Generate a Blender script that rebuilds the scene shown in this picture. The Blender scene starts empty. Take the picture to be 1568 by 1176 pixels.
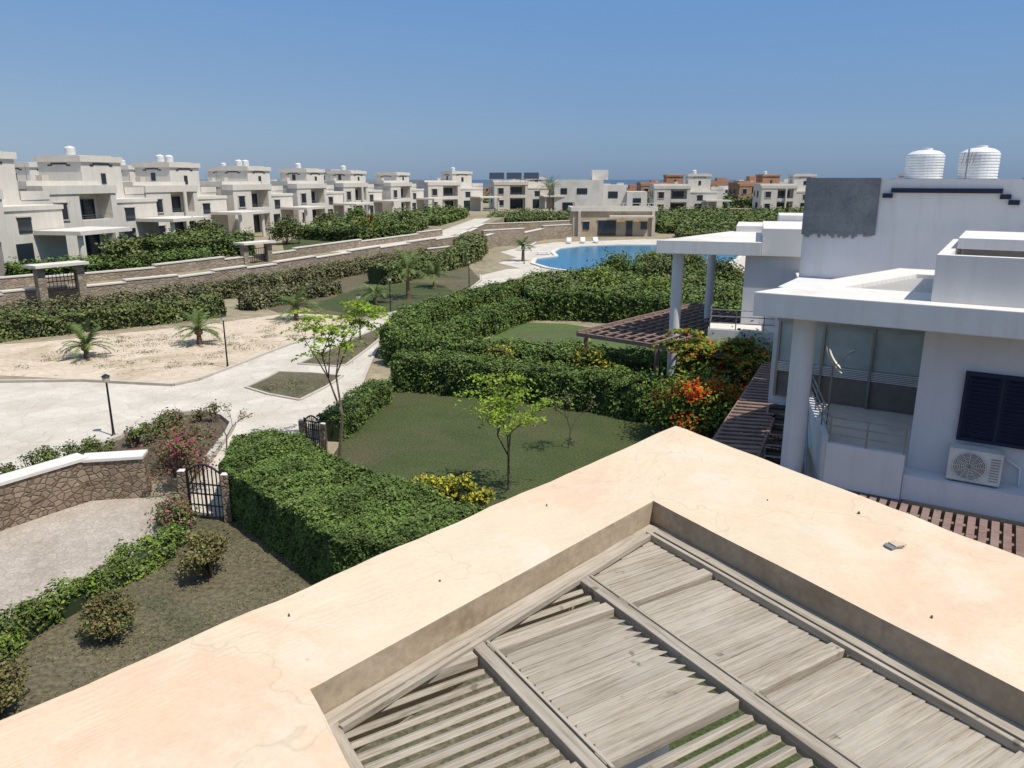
import bpy, math, random
import numpy as np
from mathutils import Vector
random.seed(7); rng=np.random.default_rng(11)
scn=bpy.context.scene; COL=bpy.context.collection

# ------------------------------------------------------------------ materials
def _nt(name):
    m=bpy.data.materials.new(name); m.use_nodes=True
    nt=m.node_tree; b=nt.nodes['Principled BSDF']; return m,nt,b
def N(nt,t,**kw):
    n=nt.nodes.new(t)
    for k,v in kw.items():
        if k in n.inputs: n.inputs[k].default_value=v
        else: setattr(n,k,v)
    return n
def ramp(nt,fac,stops):
    r=N(nt,'ShaderNodeValToRGB'); e=r.color_ramp.elements
    while len(e)<len(stops): e.new(0.5)
    for i,(p,c) in enumerate(stops):
        e[i].position=p; e[i].color=(c[0],c[1],c[2],1)
    nt.links.new(fac,r.inputs[0]); return r.outputs[0]
def mixc(nt,f,a,b,mode='MIX'):
    m=N(nt,'ShaderNodeMix',data_type='RGBA',blend_type=mode)
    for s,v in ((0,f),(6,a),(7,b)):
        if isinstance(v,(int,float)): m.inputs[s].default_value=v
        elif isinstance(v,tuple): m.inputs[s].default_value=(v[0],v[1],v[2],1)
        else: nt.links.new(v,m.inputs[s])
    return m.outputs[2]
def noise(nt,scale,detail=5,rough=.6,vec=None,dist=0):
    n=N(nt,'ShaderNodeTexNoise'); n.inputs['Scale'].default_value=scale; n.inputs['Detail'].default_value=detail
    n.inputs['Roughness'].default_value=rough; n.inputs['Distortion'].default_value=dist
    if vec is not None: nt.links.new(vec,n.inputs['Vector'])
    return n.outputs['Fac']
def objco(nt):
    return N(nt,'ShaderNodeTexCoord').outputs['Object']
def bump(nt,b,h,strength=.3,dist=.02):
    n=N(nt,'ShaderNodeBump'); n.inputs['Strength'].default_value=strength; n.inputs['Distance'].default_value=dist
    nt.links.new(h,n.inputs['Height']); nt.links.new(n.outputs[0],b.inputs['Normal'])
def surf(name,c1,c2,scale=1.0,rough=.85,c3=None,s2=12,bs=.25,bd=.01,spec=.2,fine=.12):
    m,nt,b=_nt(name); co=objco(nt)
    n1=noise(nt,scale,6,.62,co,.4); n2=noise(nt,s2,4,.6,co)
    col=ramp(nt,n1,[(.33,c1),(.66,c2)])
    if c3 is not None:
        n3=noise(nt,scale*.37,5,.7,co,.8)
        f=ramp(nt,n3,[(.52,(0,0,0)),(.66,(1,1,1))])
        col=mixc(nt,f,col,c3)
    g=ramp(nt,n2,[(.3,(1-fine*2,)*3),(.7,(1,)*3)])
    col=mixc(nt,1.0,col,g,'MULTIPLY')
    nt.links.new(col,b.inputs['Base Color']); b.inputs['Roughness'].default_value=rough
    b.inputs['Specular IOR Level'].default_value=spec
    bump(nt,b,n2,bs,bd); return m
def wallm(name,c1,c2,c3):
    m,nt,b=_nt(name); co=objco(nt)
    mp=N(nt,'ShaderNodeMapping'); mp.inputs['Scale'].default_value=(3.2,3.2,.28); nt.links.new(co,mp.inputs[0])
    n1=noise(nt,.7,6,.62,co,.4); n2=noise(nt,1.0,5,.65,mp.outputs[0]); n3=noise(nt,24,4,.6,co)
    col=ramp(nt,n1,[(.33,c1),(.66,c2)])
    f=ramp(nt,n2,[(.50,(0,0,0)),(.75,(.7,.7,.7))]); col=mixc(nt,f,col,c3)
    col=mixc(nt,1.0,col,ramp(nt,n3,[(.3,(.95,.95,.95)),(.7,(1,1,1))]),'MULTIPLY')
    nt.links.new(col,b.inputs['Base Color']); b.inputs['Roughness'].default_value=.85; b.inputs['Specular IOR Level'].default_value=.15
    bump(nt,b,n3,.2,.006); return m
def plain(name,c,rough=.6,metal=0,spec=.3):
    m,nt,b=_nt(name); co=objco(nt); n1=noise(nt,3.0,4,.6,co)
    col=ramp(nt,n1,[(.3,tuple(x*.85 for x in c)),(.7,tuple(min(1,x*1.08) for x in c))])
    nt.links.new(col,b.inputs['Base Color']); b.inputs['Roughness'].default_value=rough
    b.inputs['Metallic'].default_value=metal; b.inputs['Specular IOR Level'].default_value=spec; return m
def leafm(name,cols,rough=.6,trans=0):
    m,nt,b=_nt(name); g=N(nt,'ShaderNodeNewGeometry'); co=objco(nt)
    n=len(cols); col=ramp(nt,g.outputs['Random Per Island'],[(i/(n-1),c) for i,c in enumerate(cols)])
    n1=noise(nt,.9,1,.6,co); k=ramp(nt,n1,[(.3,(.68,.66,.66)),(.7,(1.22,1.2,1.08))])
    col=mixc(nt,1.0,col,k,'MULTIPLY')
    nt.links.new(col,b.inputs['Base Color']); b.inputs['Roughness'].default_value=rough
    b.inputs['Specular IOR Level'].default_value=.12
    if trans:
        t=N(nt,'ShaderNodeBsdfTranslucent'); nt.links.new(col,t.inputs[0])
        mx=N(nt,'ShaderNodeMixShader'); mx.inputs[0].default_value=trans
        nt.links.new(b.outputs[0],mx.inputs[1]); nt.links.new(t.outputs[0],mx.inputs[2])
        nt.links.new(mx.outputs[0],nt.nodes['Material Output'].inputs[0])
    return m
def stonem(name,cols,mortar,scale=3.0,edge=.06,sz=1.0,bs=.7,fv=.65):
    m,nt,b=_nt(name); co=objco(nt)
    mp=N(nt,'ShaderNodeMapping'); mp.inputs['Scale'].default_value=(1,1,sz); nt.links.new(co,mp.inputs[0])
    v=N(nt,'ShaderNodeTexVoronoi'); v.inputs['Scale'].default_value=scale; nt.links.new(mp.outputs[0],v.inputs['Vector'])
    ve=N(nt,'ShaderNodeTexVoronoi',feature='DISTANCE_TO_EDGE'); ve.inputs['Scale'].default_value=scale; nt.links.new(mp.outputs[0],ve.inputs['Vector'])
    sp=N(nt,'ShaderNodeSeparateColor'); nt.links.new(v.outputs['Color'],sp.inputs[0])
    col=ramp(nt,sp.outputs[0],[(i/(len(cols)-1),c) for i,c in enumerate(cols)])
    fn=noise(nt,18,5,.65,co); col=mixc(nt,1.0,col,ramp(nt,fn,[(.3,(fv,fv,fv)),(.7,(1.08,1.08,1.08))]),'MULTIPLY')
    f=ramp(nt,ve.outputs['Distance'],[(edge*.5,(1,1,1)),(edge,(0,0,0))])
    col=mixc(nt,f,col,mortar)
    big=noise(nt,.5,6,.65,co,.6); col=mixc(nt,1.0,col,ramp(nt,big,[(.3,(.80,.77,.74)),(.7,(1.05,1.05,1.05))]),'MULTIPLY')
    nt.links.new(col,b.inputs['Base Color']); b.inputs['Roughness'].default_value=.9; b.inputs['Specular IOR Level'].default_value=.15
    h=ramp(nt,ve.outputs['Distance'],[(0,(0,0,0)),(edge*2,(1,1,1))]); bump(nt,b,h,bs,.04); return m
def slabm():
    m,nt,b=_nt('cream_roof_paint'); co=objco(nt)
    a=noise(nt,.55,6,.62,co,.9); c=noise(nt,1.7,7,.66,co,.5); d=noise(nt,34,4,.6,co)
    col=ramp(nt,a,[(.30,(.62,.52,.38)),(.46,(.62,.505,.36)),(.58,(.62,.45,.31)),(.72,(.625,.52,.38))])
    f=ramp(nt,c,[(.50,(0,0,0)),(.68,(.7,.7,.7))]); col=mixc(nt,f,col,(.63,.56,.45))
    s=noise(nt,5.5,3,.5,co,.2); f2=ramp(nt,s,[(.755,(0,0,0)),(.775,(.6,.6,.6))]); col=mixc(nt,f2,col,(.36,.29,.20))
    g=noise(nt,2.3,8,.75,co,1.5); f3=ramp(nt,g,[(.57,(0,0,0)),(.74,(.34,.34,.34))]); col=mixc(nt,f3,col,(.46,.38,.27))
    # hairline scratches
    wv=N(nt,'ShaderNodeTexVoronoi',feature='DISTANCE_TO_EDGE'); wv.inputs['Scale'].default_value=.55
    nn=N(nt,'ShaderNodeTexNoise'); nn.inputs['Scale'].default_value=2.5; nt.links.new(co,nn.inputs['Vector'])
    ad=N(nt,'ShaderNodeVectorMath',operation='ADD'); nt.links.new(co,ad.inputs[0]); nt.links.new(nn.outputs['Color'],ad.inputs[1]); nt.links.new(ad.outputs[0],wv.inputs['Vector'])
    f4=ramp(nt,wv.outputs['Distance'],[(.0015,(.35,.35,.35)),(.005,(0,0,0))]); col=mixc(nt,f4,col,(.38,.30,.21))
    col=mixc(nt,1.0,col,ramp(nt,d,[(.3,(.93,.92,.9)),(.7,(1,1,1))]),'MULTIPLY')
    nt.links.new(col,b.inputs['Base Color']); b.inputs['Roughness'].default_value=.8; b.inputs['Specular IOR Level'].default_value=.15
    bump(nt,b,c,.35,.02); return m
def woodm(name,ang,cols,across=26):
    m,nt,b=_nt(name); co=objco(nt); g=N(nt,'ShaderNodeNewGeometry')
    m1=N(nt,'ShaderNodeMapping'); m1.inputs['Rotation'].default_value=(0,0,-ang); nt.links.new(co,m1.inputs[0])
    m2=N(nt,'ShaderNodeMapping'); m2.inputs['Scale'].default_value=(1.8,across,across); nt.links.new(m1.outputs[0],m2.inputs[0])
    n1=noise(nt,1.4,7,.74,m2.outputs[0],.6); n2=noise(nt,2.6,5,.6,co,.4)
    col=ramp(nt,n1,[(.28,cols[0]),(.43,cols[1]),(.60,cols[2]),(.78,cols[1])])
    f=ramp(nt,n2,[(.45,(0,0,0)),(.7,(.5,.5,.5))]); col=mixc(nt,f,col,cols[3])
    k=noise(nt,8,3,.5,co); f=ramp(nt,k,[(.69,(0,0,0)),(.74,(.75,.75,.75))]); col=mixc(nt,f,col,cols[0])
    r=ramp(nt,g.outputs['Random Per Island'],[(0,(.86,.85,.84)),(1,(1.05,1.04,1.03))]); col=mixc(nt,1.0,col,r,'MULTIPLY')
    nt.links.new(col,b.inputs['Base Color']); b.inputs['Roughness'].default_value=.9; b.inputs['Specular IOR Level'].default_value=.1
    bump(nt,b,n1,.6,.006); return m

M={}
M['slab']=slabm()
M['slabside']=surf('cream_recess_brown',(.48,.38,.27),(.38,.29,.19),2.2,.85,(.27,.20,.13),20)  # recess faces: darker, browner cream with brown stain patches
M['white']=wallm('white_wall_paint',(.62,.60,.585),(.68,.66,.64),(.54,.515,.49))
M['whitetop']=surf('white_roof_paint',(.64,.60,.54),(.68,.645,.585),.7,.8,(.57,.52,.45),25,.15,fine=.06)
M['whiteshade']=wallm('white_wall_shade_tint',(.58,.565,.58),(.64,.625,.635),(.51,.495,.505))  # white walls with grey-lilac shade put into the colour
M['cement']=surf('cement_patch',(.17,.18,.19),(.24,.25,.25),1.6,.9,(.20,.20,.20),14,.5)
M['beige']=wallm('villa_wall_paint',(.58,.53,.46),(.64,.60,.525),(.52,.47,.40))
M['beige2']=surf('villa_trim_paint',(.50,.44,.36),(.56,.50,.41),.4,.85,None,9,.15,fine=.05)
M['sandstone']=surf('sandstone_wall',(.50,.40,.28),(.58,.47,.33),.6,.9,(.44,.34,.23),9,.3)
M['orange']=surf('terracotta_wall',(.42,.22,.13),(.48,.29,.18),.3,.9,None,6,.2)
M['fabric']=surf('brown_grey_screen',(.20,.17,.15),(.26,.23,.20),2,.95,None,30,.2)
M['navy']=plain('navy_painted_shutter',(.012,.018,.045),.45)
M['glass']=plain('dark_window_glass',(.02,.028,.04),.12,0,.6)
M['paleglass']=plain('pale_glass',(.40,.45,.43),.15,0,.5)
M['black']=plain('black_metal',(.02,.02,.022),.45,.2)
M['steel']=plain('steel_rail',(.30,.29,.28),.35,.7)
M['acw']=plain('ac_casing',(.62,.60,.56),.45)
M['tank']=plain('white_plastic_tank',(.70,.70,.68),.4)
M['lamp']=plain('lamp_glass',(.60,.52,.36),.3)
M['concrete']=stonem('path_concrete',[(.53,.48,.40),(.58,.53,.45),(.555,.505,.43)],(.47,.42,.35),1.7,.022,1,.12,.88)
M['kerb']=surf('kerb_stone',(.46,.41,.34),(.54,.49,.41),1.5,.9,None,14,.3)
M['sand']=surf('sand_ground',(.55,.44,.32),(.63,.52,.40),.45,.95,(.42,.33,.21),3.2,.6,.04,fine=.13)
M['ground']=surf('dry_ground',(.30,.25,.16),(.36,.30,.20),.12,.95,(.14,.14,.07),1.5,.5,.05,fine=.2)
M['soil']=surf('worn_grass_ground',(.145,.12,.07),(.195,.165,.10),.5,.95,(.105,.11,.055),9,.9,.04,fine=.32)
M['lawn']=surf('lawn_grass',(.068,.090,.030),(.092,.112,.040),.45,.95,(.12,.108,.055),14,.9,.04,fine=.3)
M['lawnb']=surf('bright_lawn_grass',(.10,.155,.045),(.13,.18,.06),.5,.95,(.12,.13,.06),14,.9,.04,fine=.3)
M['dsoil']=surf('dark_planting_soil',(.12,.09,.06),(.17,.13,.09),.7,.95,(.09,.09,.045),9,.8,.04,fine=.3)
M['paver']=stonem('driveway_stone_paving',[(.42,.37,.31),(.49,.43,.36),(.45,.39,.33)],(.36,.31,.255),4.2,.04,1,.3)
M['rubble']=stonem('rubble_stone',[(.20,.145,.10),(.34,.26,.19),(.26,.20,.145),(.38,.30,.22)],(.16,.125,.09),5.2,.07,1.3)
M['fstone']=stonem('pale_rubble_stone',[(.26,.21,.16),(.42,.34,.26),(.32,.26,.20),(.46,.39,.30)],(.24,.195,.145),2.4,.06,1.9,.6)
M['brownwood']=woodm('brown_pergola_wood',math.radians(-30),[(.10,.06,.05),(.19,.125,.105),(.25,.175,.15),(.30,.23,.20)],14)
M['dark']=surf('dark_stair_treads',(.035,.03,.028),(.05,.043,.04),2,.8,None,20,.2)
M['bark']=surf('bark',(.10,.075,.05),(.17,.13,.09),3,.95,None,30,.6)
M['twig']=surf('palm_bark',(.12,.08,.05),(.2,.14,.09),4,.95,None,25,.8)
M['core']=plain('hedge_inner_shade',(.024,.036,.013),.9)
M['leaf']=leafm('hedge_leaves',[(.045,.080,.017),(.075,.124,.027),(.105,.160,.038),(.150,.205,.058)])
M['leaf2']=leafm('olive_hedge_leaves',[(.062,.083,.028),(.105,.125,.045),(.145,.165,.062),(.19,.20,.085)])
M['leafd']=leafm('dry_hedge_leaves',[(.09,.085,.050),(.145,.13,.078),(.19,.17,.105),(.24,.21,.13)])
M['lime']=leafm('feathery_leaves',[(.17,.26,.03),(.26,.38,.045),(.38,.48,.08)],.6,.35)
M['yellow']=leafm('yellow_croton_leaves',[(.20,.22,.03),(.42,.38,.05),(.58,.50,.06)],.6,.3)
M['red']=leafm('red_blossom',[(.50,.05,.015),(.66,.10,.02),(.60,.16,.03)],.6,.3)
M['magenta']=leafm('magenta_bracts',[(.32,.03,.12),(.48,.06,.20),(.38,.08,.14)],.6,.3)
M['brownleaf']=leafm('bronze_leaves',[(.09,.07,.03),(.15,.115,.05),(.20,.165,.07)],.6)
M['palm']=leafm('palm_fronds',[(.09,.14,.04),(.14,.20,.06),(.21,.26,.10)],.55,.2)
WC=[(.15,.12,.09),(.30,.255,.195),(.41,.36,.29),(.45,.405,.335)]
M['wood']=woodm('weathered_wood_slats',math.atan2(.519,.855),WC,34)
M['woodr']=woodm('weathered_wood_rails',math.atan2(-.855,.519),WC)
M['woodl']=woodm('weathered_wood_edge_rails',math.atan2(.739,.674),WC)
def waterm(name,c,rough,bs,sc):
    m,nt,b=_nt(name); co=objco(nt); n=noise(nt,sc,4,.6,co)
    nt.links.new(ramp(nt,n,[(.3,tuple(x*.85 for x in c)),(.7,c)]),b.inputs['Base Color'])
    b.inputs['Roughness'].default_value=rough; bump(nt,b,n,bs,.03); return m
M['pool']=waterm('pool_water',(.006,.15,.28),.2,.3,1.5)
M['sea']=waterm('sea_water',(.045,.085,.14),.5,.3,.05)

# ------------------------------------------------------------------ mesh tools
def empty(name,loc=(0,0,0)):
    e=bpy.data.objects.new(name,None); e.empty_display_size=.3; COL.objects.link(e); e.location=loc; return e
class Acc:
    def __init__(s): s.v=[];s.f=[];s.mi=[];s.ms=[]
    def _m(s,m):
        if m not in s.ms: s.ms.append(m)
        return s.ms.index(m)
    def add(s,vs,fs,m):
        b=len(s.v); s.v+=[tuple(v) for v in vs]; k=s._m(m)
        for f in fs: s.f.append([b+i for i in f]); s.mi.append(k)
    def prism(s,pts,z0,z1,m,mtop=None):
        n=len(pts); a=sum(pts[i][0]*pts[(i+1)%n][1]-pts[(i+1)%n][0]*pts[i][1] for i in range(n))
        if a<0: pts=pts[::-1]
        vs=[(p[0],p[1],z0) for p in pts]+[(p[0],p[1],z1) for p in pts]
        s.add(vs,[list(range(n))[::-1]]+[(i,(i+1)%n,n+(i+1)%n,n+i) for i in range(n)],m)
        s.add([(p[0],p[1],z1) for p in pts],[list(range(n))],mtop or m)
    def box(s,F,x0,x1,y0,y1,z0,z1,m,mtop=None):
        s.prism([F(x0,y0),F(x1,y0),F(x1,y1),F(x0,y1)],z0,z1,m,mtop)
    def ring(s,outer,inner,z0,z1,mt,ms,mi):
        n=4; O=outer;I=inner
        v=[(p[0],p[1],z) for z in (z0,z1) for p in O]+[(p[0],p[1],z) for z in (z0,z1) for p in I]
        for i in range(n):
            j=(i+1)%n
            s.add([v[4+i],v[4+j],v[12+j],v[12+i]],[(0,1,2,3)],mt)
            s.add([v[i],v[j],v[8+j],v[8+i]],[(3,2,1,0)],ms)
            s.add([v[i],v[j],v[4+j],v[4+i]],[(0,1,2,3)],ms)
            s.add([v[8+i],v[8+j],v[12+j],v[12+i]],[(3,2,1,0)],mi)
    def tube(s,p0,p1,r0,r1,m,n=6,caps=True):
        p0=Vector(p0);p1=Vector(p1);d=(p1-p0)
        if d.length<1e-6: return
        d.normalize(); a=d.orthogonal().normalized(); b=d.cross(a)
        vs=[]
        for p,r in((p0,r0),(p1,r1)):
            for i in range(n):
                t=2*math.pi*i/n; vs.append(p+(a*math.cos(t)+b*math.sin(t))*r)
        fs=[(i,(i+1)%n,n+(i+1)%n,n+i) for i in range(n)]
        if caps: fs+=[list(range(n))[::-1],list(range(n,2*n))]
        s.add(vs,fs,m)
    def bar(s,p0,p1,w,h,m,tilt=0,slant=0,taper=0):
        p0=Vector(p0);p1=Vector(p1);d=(p1-p0).normalized()
        side=d.cross(Vector((0,0,1))).normalized(); up=side.cross(d)
        if tilt:
            c,sn=math.cos(tilt),math.sin(tilt); side,up=side*c+up*sn,up*c-side*sn
        q=[(-w/2,-h/2),(w/2,-h/2),(w/2,h/2),(-w/2,h/2)]
        a=[p0+side*x+up*y+d*(slant*(.5+x/w)) for x,y in q]; b=[p1+side*x+up*y-d*(slant*(.5+x/w)) for x,y in q]
        s.add(a+b,[(0,1,2,3),(7,6,5,4),(0,4,5,1),(1,5,6,2),(2,6,7,3),(3,7,4,0)],m)
    def lathe(s,x,y,prof,m,n=20):
        k=len(prof); vs=[(x+r*math.cos(2*math.pi*i/n),y+r*math.sin(2*math.pi*i/n),z) for r,z in prof for i in range(n)]
        fs=[(a*n+i,a*n+(i+1)%n,(a+1)*n+(i+1)%n,(a+1)*n+i) for a in range(k-1) for i in range(n)]
        fs+=[list(range(n))[::-1],list(range((k-1)*n,k*n))]; s.add(vs,fs,m)
    def done(s,name,parent=None,bevel=0,smooth=False):
        me=bpy.data.meshes.new(name); me.from_pydata(s.v,[],s.f)
        for m in s.ms: me.materials.append(m)
        me.polygons.foreach_set('material_index',s.mi)
        if smooth: me.polygons.foreach_set('use_smooth',[True]*len(s.f))
        me.update(); o=bpy.data.objects.new(name,me); COL.objects.link(o)
        if parent: o.parent=parent
        if bevel:
            md=o.modifiers.new('b','BEVEL'); md.width=bevel; md.segments=2; md.limit_method='ANGLE'
        return o
def sheet(name,pts,z,m,parent=None):
    a=Acc(); 
    n=len(pts); ar=sum(pts[i][0]*pts[(i+1)%n][1]-pts[(i+1)%n][0]*pts[i][1] for i in range(n))
    if ar<0: pts=pts[::-1]
    a.add([(p[0],p[1],z) for p in pts],[list(range(n))],m); return a.done(name,parent)

def leaves(name,P,size,mat,parent,aspect=.5,out=None,bias=.5):
    n=len(P)
    nr=rng.normal(size=(n,3))
    nr/=np.linalg.norm(nr,axis=1,keepdims=True)
    b=np.zeros((n,3)); b[:,2]=bias
    if out is not None: b+=out*bias
    nr=nr+b; nr/=np.linalg.norm(nr,axis=1,keepdims=True)
    r=rng.normal(size=(n,3)); t=np.cross(nr,r); t/=np.linalg.norm(t,axis=1,keepdims=True)+1e-9
    u=np.cross(nr,t); s=(size*rng.uniform(.6,1.4,n))[:,None]
    V=np.empty((n,4,3)); V[:,0]=P-t*s; V[:,1]=P+u*s*aspect; V[:,2]=P+t*s; V[:,3]=P-u*s*aspect
    me=bpy.data.meshes.new(name); me.vertices.add(4*n); me.vertices.foreach_set('co',V.reshape(-1))
    me.loops.add(4*n); me.loops.foreach_set('vertex_index',np.arange(4*n,dtype=np.int32))
    me.polygons.add(n); me.polygons.foreach_set('loop_start',np.arange(0,4*n,4,dtype=np.int32))
    try: me.polygons.foreach_set('loop_total',np.full(n,4,dtype=np.int32))
    except Exception: pass
    me.materials.append(mat); me.update(calc_edges=True)
    o=bpy.data.objects.new(name,me); COL.objects.link(o); o.parent=parent; return o
def lump(P,f=1.0):
    x,y,z=P[:,0]*f,P[:,1]*f,P[:,2]*f
    return (np.sin(1.7*x+.6*y+.3)+np.sin(-1.1*x+1.9*y+1.1*z+1.7)+np.sin(2.9*x-2.3*y+2.1*z+.4)*.6+np.sin(4.7*x+3.9*y-3.1*z)*.4)/3.0

def hedge(name,line,w,h,leaf,dens,mats,z0=0,rough=.14,hvar=.1):
    par=empty(name,(line[0][0],line[0][1],z0))
    L=[];O=[]
    core=Acc()
    for i in range(len(line)-1):
        a=np.array(line[i],float);b=np.array(line[i+1],float);d=b-a;l=np.linalg.norm(d);d/=l;nn=np.array([-d[1],d[0]])
        per=2*h+w; n=int(l*per*dens)
        s=rng.uniform(-.05*1,l+.05,n); c=rng.uniform(0,per,n)
        y=np.where(c<h,-w/2,np.where(c<h+w,c-h-w/2,w/2)); z=np.where(c<h,c,np.where(c<h+w,h,per-c))
        on=np.where(c<h,-1,np.where(c<h+w,0,1)); oz=np.where((c>=h)&(c<h+w),1,0)
        k=np.clip((z/h-.75)/.25,0,1); y=np.where(on!=0,y*(1-.12*k**2),y)
        p=np.stack([a[0]+d[0]*s+nn[0]*y,a[1]+d[1]*s+nn[1]*y,z],1)
        o=np.stack([nn[0]*on,nn[1]*on,oz],1).astype(float)
        disp=lump(p,1.3)*rough+lump(p,4.1)*rough*.5-np.abs(rng.normal(0,leaf*1.1,n))+rng.uniform(-.5,1,n)**5*leaf*3.5
        p+=o*disp[:,None]; p[:,2]+=lump(p*np.array([1,1,0]),.5)*hvar*np.clip(z/h,0,1)
        p[:,2]=np.maximum(p[:,2],.03)
        L.append(p);O.append(o)
        q=.5*w*.8; e=.0 if len(line)<3 else .3
        a2=a-d*e*.3;b2=b+d*e*.3
        core.prism([tuple(a2+nn*q),tuple(b2+nn*q),tuple(b2-nn*q),tuple(a2-nn*q)],z0+.01,z0+h*(.84+.01*(i%3)),M['core'])  # solid dark core, added inside the leaves to block light
    for e,(a,b) in enumerate(((line[0],line[1]),(line[-1],line[-2]))):
        a=np.array(a,float);b=np.array(b,float);d=(a-b)/np.linalg.norm(a-b);nn=np.array([-d[1],d[0]])
        n=int(w*h*dens); y=rng.uniform(-w/2,w/2,n); z=rng.uniform(0,h,n)
        p=np.stack([a[0]+nn[0]*y,a[1]+nn[1]*y,z],1); o=np.tile(np.array([d[0],d[1],0.]),(n,1))
        p+=o*(lump(p,1.5)*rough-np.abs(rng.normal(0,leaf,n)))[:,None]; L.append(p);O.append(o)
    P=np.concatenate(L);O=np.concatenate(O);P[:,2]+=z0
    _fol(par,P,O,leaf,mats)
    c=core.done('dark_core_block',None); c.parent=par; c.location=-par.location
    return par
def _fol(par,P,O,leaf,mats,bias=.85):
    w=np.array([x[1] for x in mats],float); w/=w.sum(); k=rng.choice(len(mats),len(P),p=w)
    for i,(m,_) in enumerate(mats):
        sel=k==i
        if sel.sum()==0: continue
        o=leaves('leaves',P[sel],leaf,m,par,.55,O[sel],bias); o.location=-par.location
def thicket(name,poly,h,leaf,dens,mats,z0=0,amp=.5,f=.55):
    par=empty(name,(poly[0][0],poly[0][1],z0))
    A=np.array(poly,float); mn=A.min(0);mx=A.max(0)
    n=int((mx-mn).prod()*dens*1.6); p=rng.uniform(mn,mx,(n,2)); ins=np.zeros(n,bool)
    j=len(A)-1
    for i in range(len(A)):
        c=((A[i,1]>p[:,1])!=(A[j,1]>p[:,1]))&(p[:,0]<(A[j,0]-A[i,0])*(p[:,1]-A[i,1])/(A[j,1]-A[i,1]+1e-9)+A[i,0]); ins^=c; j=i
    p=p[ins]; n=len(p); q=np.column_stack([p,np.zeros(n)])
    hh=h+lump(q,f)*amp+lump(q,f*3.1)*amp*.45+lump(q,f*8)*amp*.2
    z=hh-np.abs(rng.normal(0,leaf*2.2,n))+rng.uniform(0,1,n)**8*leaf*4
    L=[np.column_stack([p,z])]; O=[np.tile(np.array([0,0,1.]),(n,1))]
    cen=A.mean(0)
    for i in range(len(A)):
        a=A[i];b=A[(i+1)%len(A)];l=np.linalg.norm(b-a);m_=int(l*h*dens*1.3);s=rng.uniform(0,1,m_)[:,None]
        d=(b-a)/l; o=np.array([d[1],-d[0]]); 
        if np.dot(o,(a+b)/2-cen)<0:o=-o
        xy=a+(b-a)*s; z=rng.uniform(0,1,m_)*h; q=np.column_stack([xy,z]); 
        dd=lump(q,f*2)*amp*.5+lump(q,f*6)*amp*.2-np.abs(rng.normal(0,leaf*1.2,m_)); q[:,:2]+=o*dd[:,None]
        L.append(q);O.append(np.tile(np.array([o[0],o[1],.2]),(m_,1)))
    P=np.concatenate(L);O=np.concatenate(O);P[:,2]=np.maximum(P[:,2],.02)+z0
    _fol(par,P,O,leaf,mats)
    B=[tuple(cen+(a-cen)*.9) for a in A]; c=Acc(); c.prism(B,z0+.01,z0+max(.2,h-amp*.75-.1),M['core']); o=c.done('dark_core_block'); o.parent=par;o.location=-par.location  # added dark core blocks light within the thicket, not branches
    return par
def shrub(name,x,y,r,h,leaf,n,mats,z0=0,ncl=16,stems=True,sg=.27):
    par=empty(name,(x,y,z0)); a=Acc(); C=[]
    for i in range(ncl):
        th=random.uniform(0,6.28); ph=random.uniform(-.2,1.45); rr=random.uniform(.55,1)
        C.append((x+r*rr*math.cos(th)*math.cos(ph),y+r*rr*math.sin(th)*math.cos(ph),z0+h*.42+h*.5*rr*math.sin(ph)))
    for c in C:
        if stems: a.tube((x+random.uniform(-.08,.08),y+random.uniform(-.08,.08),z0),c,.03,.008,M['bark'],4)
    if stems: o=a.done('stems'); o.parent=par; o.location=-par.location
    C=np.array(C); k=rng.integers(0,ncl,n); sg=r*sg
    P=C[k]+rng.normal(0,sg,(n,3))*np.array([1,1,.8]); P[:,2]=np.maximum(P[:,2],z0+.03)
    O=P-np.array([x,y,z0+h*.4]); O/=np.linalg.norm(O,axis=1,keepdims=True)
    _fol(par,P,O,leaf,mats,.6); return par
def feather_tree(name,x,y,h,r,n,mats,leaf=.07,lean=(0,0),z0=0,levels=4,trunk=.07,seed=None):
    if seed is not None: random.seed(seed)
    par=empty(name,(x,y,z0)); a=Acc(); tips=[]
    def grow(p,d,l,rad,k):
        q=p+d*l; a.tube(p,q,rad,rad*.7,M['bark'],6,False)
        if k==0: tips.append((q,d)); return
        nb=random.choice([2,3]) if k>1 else 2
        for i in range(nb):
            az=random.uniform(0,6.28); sp=random.uniform(.35,.8)
            o=Vector((math.cos(az),math.sin(az),random.uniform(.0,.45)))*sp
            grow(q,(d*.85+o).normalized(),l*random.uniform(.62,.9),rad*.62,k-1)
        if k<levels-1: tips.append((q,d))
    d0=Vector((lean[0],lean[1],1)).normalized()
    grow(Vector((x,y,z0)),d0,h*.30,trunk,levels)
    o=a.done('trunk_and_limbs'); o.parent=par; o.location=-par.location
    T=np.array([t[0] for t in tips]); P=[];per=max(8,n//len(T))
    for t in T:
        for s in range(3):
            az=rng.uniform(0,6.28); L_=r*.34*rng.uniform(.5,1.3); m=per//3
            u=rng.uniform(0,1,m); v=rng.normal(0,.13,m)*L_*1.5*(1.1-u)
            dx,dy=math.cos(az),math.sin(az)
            P.append(np.column_stack([t[0]+dx*u*L_-dy*v,t[1]+dy*u*L_+dx*v,t[2]+.15*u*L_-.35*u*u*L_+rng.normal(0,.02,m)]))
    P=np.concatenate(P); O=np.zeros_like(P); O[:,2]=1.2
    _fol(par,P,O,leaf,mats,.6); return par
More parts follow.
